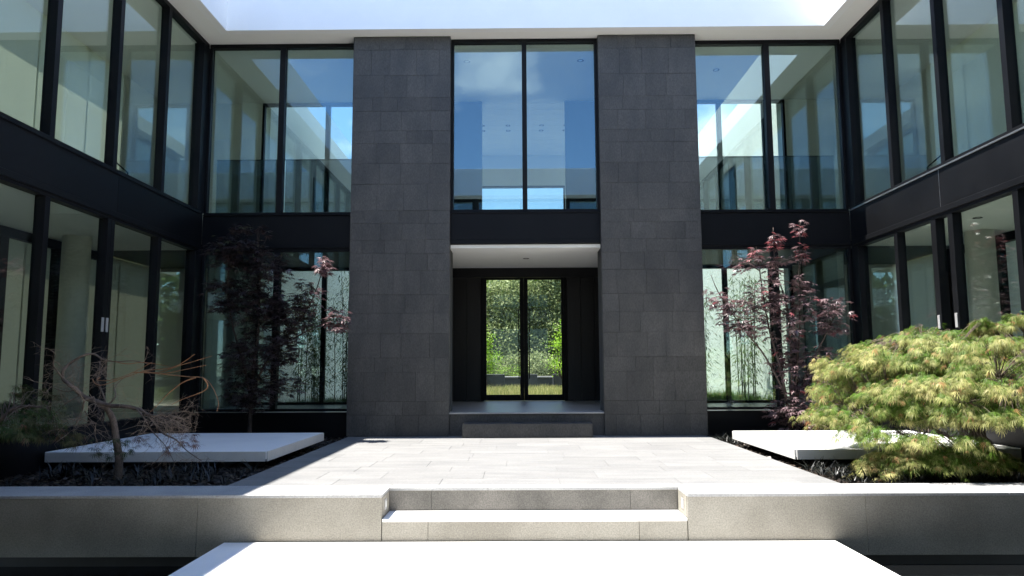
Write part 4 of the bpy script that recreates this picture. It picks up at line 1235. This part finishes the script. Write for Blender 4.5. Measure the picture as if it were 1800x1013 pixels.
# trees of the garden beyond the glass door
def big_tree(x, y, lab, h, blobs, seed, cols, size, per, name='oak_tree'):
    r = np.random.default_rng(seed)
    t = thing(name, (x, y, 0.05), lab, 'tree')
    wood = Tubes()
    wood.add(smooth_path([(x, y, 0), (x + .1, y, h * .18), (x - .15, y, h * .35), (x, y, h * .6)], 4), [0.04 * h * (1 - 0.06 * i) * 0.7 for i in range(13)], 9)
    for bx0, by0, bz0, rx, ry, rz, n in blobs:
        wood.add(smooth_path([(x, y, h * .3), ((x + bx0) / 2, (y + by0) / 2, (h * .3 + bz0) / 2 + .3), (bx0, by0, bz0)], 4), [0.012 * h * (1 - 0.09 * i) for i in range(9)], 6)
    wood.build('trunk', 'bark_dark', t)
    P = []; D = []; U = []; S = []; C = []
    for bx0, by0, bz0, rx, ry, rz, n in blobs:
        for k in range(max(6, n // 3)):
            v = r.normal(0, 1, 3); v /= np.linalg.norm(v)
            c = np.array([bx0, by0, bz0]) + v * r.uniform(0.35, 1.05) * np.array([rx, ry, rz])
            tone = r.uniform(0, 1)
            for q in range(int(per * 2.6)):
                P.append(c + r.normal(0, 1, 3) * size * np.array([2.1, 2.1, 1.4]))
                D.append(r.normal(0, 1, 3) + v * .5); U.append(np.array([0, 0, 1.0]) + r.normal(0, .5, 3)); S.append(size * r.uniform(.6, 1.3))
                kk = np.clip(tone + r.normal(0, .2), 0, 1)
                C.append(np.array(cols[0]) * (1 - kk) + np.array(cols[1]) * kk)
    leaves('crown', OVAL, P, D, U, S, C, 'leaf', t)
OAK = ((0.09, 0.125, 0.045), (0.28, 0.33, 0.15))
big_tree(-1.5, 46, 'grey-green oak filling the left door pane', 9.0, [(-1.6, 45.0, 3.2, 2.6, 1.6, 1.8, 260), (-0.8, 45.5, 5.4, 2.4, 1.6, 1.8, 240), (-3.2, 46, 4.8, 1.8, 1.5, 2.4, 160), (0.2, 45, 2.4, 1.4, 1.2, 1.3, 110)], 81, OAK, 0.17, 34)
big_tree(3.0, 47, 'grey-green oak filling the right door pane', 10.0, [(2.2, 45.8, 3.0, 2.0, 1.6, 1.7, 220), (1.8, 46.2, 5.2, 1.9, 1.5, 1.6, 200), (3.8, 46, 6.6, 2.6, 1.8, 2.0, 200), (4.2, 46, 3.6, 1.8, 1.5, 2.4, 140), (2.2, 46, 7.8, 1.9, 1.5, 1.4, 120)], 82, OAK, 0.17, 34)
big_tree(-2.6, 54, 'bright yellow-green tree behind the oaks in the left door pane', 12.0, [(-2.6, 53, 6.8, 3.4, 2.0, 2.4, 320), (-0.6, 53, 8.6, 2.6, 2.0, 2.0, 200), (-4.2, 53, 4, 2.5, 2, 3, 150)], 83, ((0.14, 0.25, 0.03), (0.36, 0.50, 0.07)), 0.22, 30, 'broadleaf_tree')
BR = ((0.13, 0.28, 0.012), (0.32, 0.52, 0.04))
big_tree(-1.75, 34.0, 'young bright green tree at the left edge of the door view', 3.4, [(-1.72, 34, 2.4, 0.62, 0.5, 0.7, 90), (-1.6, 34, 1.6, 0.7, 0.5, 0.6, 90), (-1.95, 34, 3.0, 0.4, 0.4, 0.5, 40)], 84, BR, 0.085, 10, 'young_tree')
big_tree(1.88, 34.0, 'young bright green tree at the right edge of the door view', 3.4, [(1.85, 34, 1.55, 0.62, 0.5, 0.55, 64), (1.95, 34, 2.4, 0.5, 0.45, 0.6, 80), (2.1, 34, 3.1, 0.35, 0.35, 0.45, 40)], 85, BR, 0.085, 10, 'young_tree')
big_tree(-1.8, 41.5, 'dark evergreen shrub under the left oak in the door view', 2.6, [(-2.2, 41.5, 1.2, 1.3, 0.8, 1.1, 120), (-0.4, 41.5, 1.1, 1.1, 0.8, 1.0, 110)], 88, OAK, 0.13, 26, 'garden_shrub')
big_tree(2.2, 41.5, 'dark evergreen shrub under the right oak in the door view', 2.6, [(1.2, 41.5, 1.2, 1.1, 0.8, 1.1, 120), (3.2, 41.5, 1.2, 1.3, 0.8, 1.1, 120)], 89, OAK, 0.13, 26, 'garden_shrub')
def far_wood():
    r = np.random.default_rng(90)
    P = []; D = []; U = []; S = []; C = []
    for k in range(3000):
        c = np.array([r.uniform(-46, 46) if k > 900 else r.uniform(-10, 10), r.uniform(60, 66), 0]); c[2] = r.uniform(0.0, 1.0) ** 0.9 * (9.5 + 2.0 * math.sin(c[0] * 0.7) + 1.4 * math.sin(c[0] * 1.9 + 1))
        tone = r.uniform()
        for q in range(16):
            P.append(c + r.normal(0, 1, 3) * np.array([0.7, 0.7, 0.5])); D.append(r.normal(0, 1, 3)); U.append(np.array([0, 0, 1.0]) + r.normal(0, .5, 3)); S.append(r.uniform(.3, .6) if k <= 900 else r.uniform(.6, 1.1))
            kk = np.clip(tone + r.normal(0, .2), 0, 1)
            C.append(np.array((0.05, 0.08, 0.025)) * (1 - kk) + np.array((0.18, 0.25, 0.07)) * kk)
    o = leaves('woodland', OVAL, P, D, U, S, C, 'leaf')
    tag(o, 'mass of green woodland far behind the garden', 'woodland')
far_wood()
big_tree(-0.7, 38.2, 'low green shrub above the garden wall in the door view', 1.6, [(-0.9, 38, 1.0, 0.8, 0.4, 0.45, 70), (0.0, 38, 0.85, 0.6, 0.4, 0.4, 50)], 86, ((0.09, 0.18, 0.015), (0.22, 0.34, 0.04)), 0.08, 10, 'garden_shrub')
# tall trees that rise over the front range and show in the glass
big_tree(-8.5, -26, 'tall round tree behind the front range mirrored in the upper left window', 15.0, [(-8.5, -26, 12.5, 3.6, 3.0, 3.2, 420), (-10.5, -26, 10, 3.2, 3, 3, 300), (-6.6, -26, 10.6, 2.4, 2.4, 2.4, 200)], 87, ((0.03, 0.05, 0.012), (0.09, 0.12, 0.035)), 0.22, 12, 'broadleaf_tree')
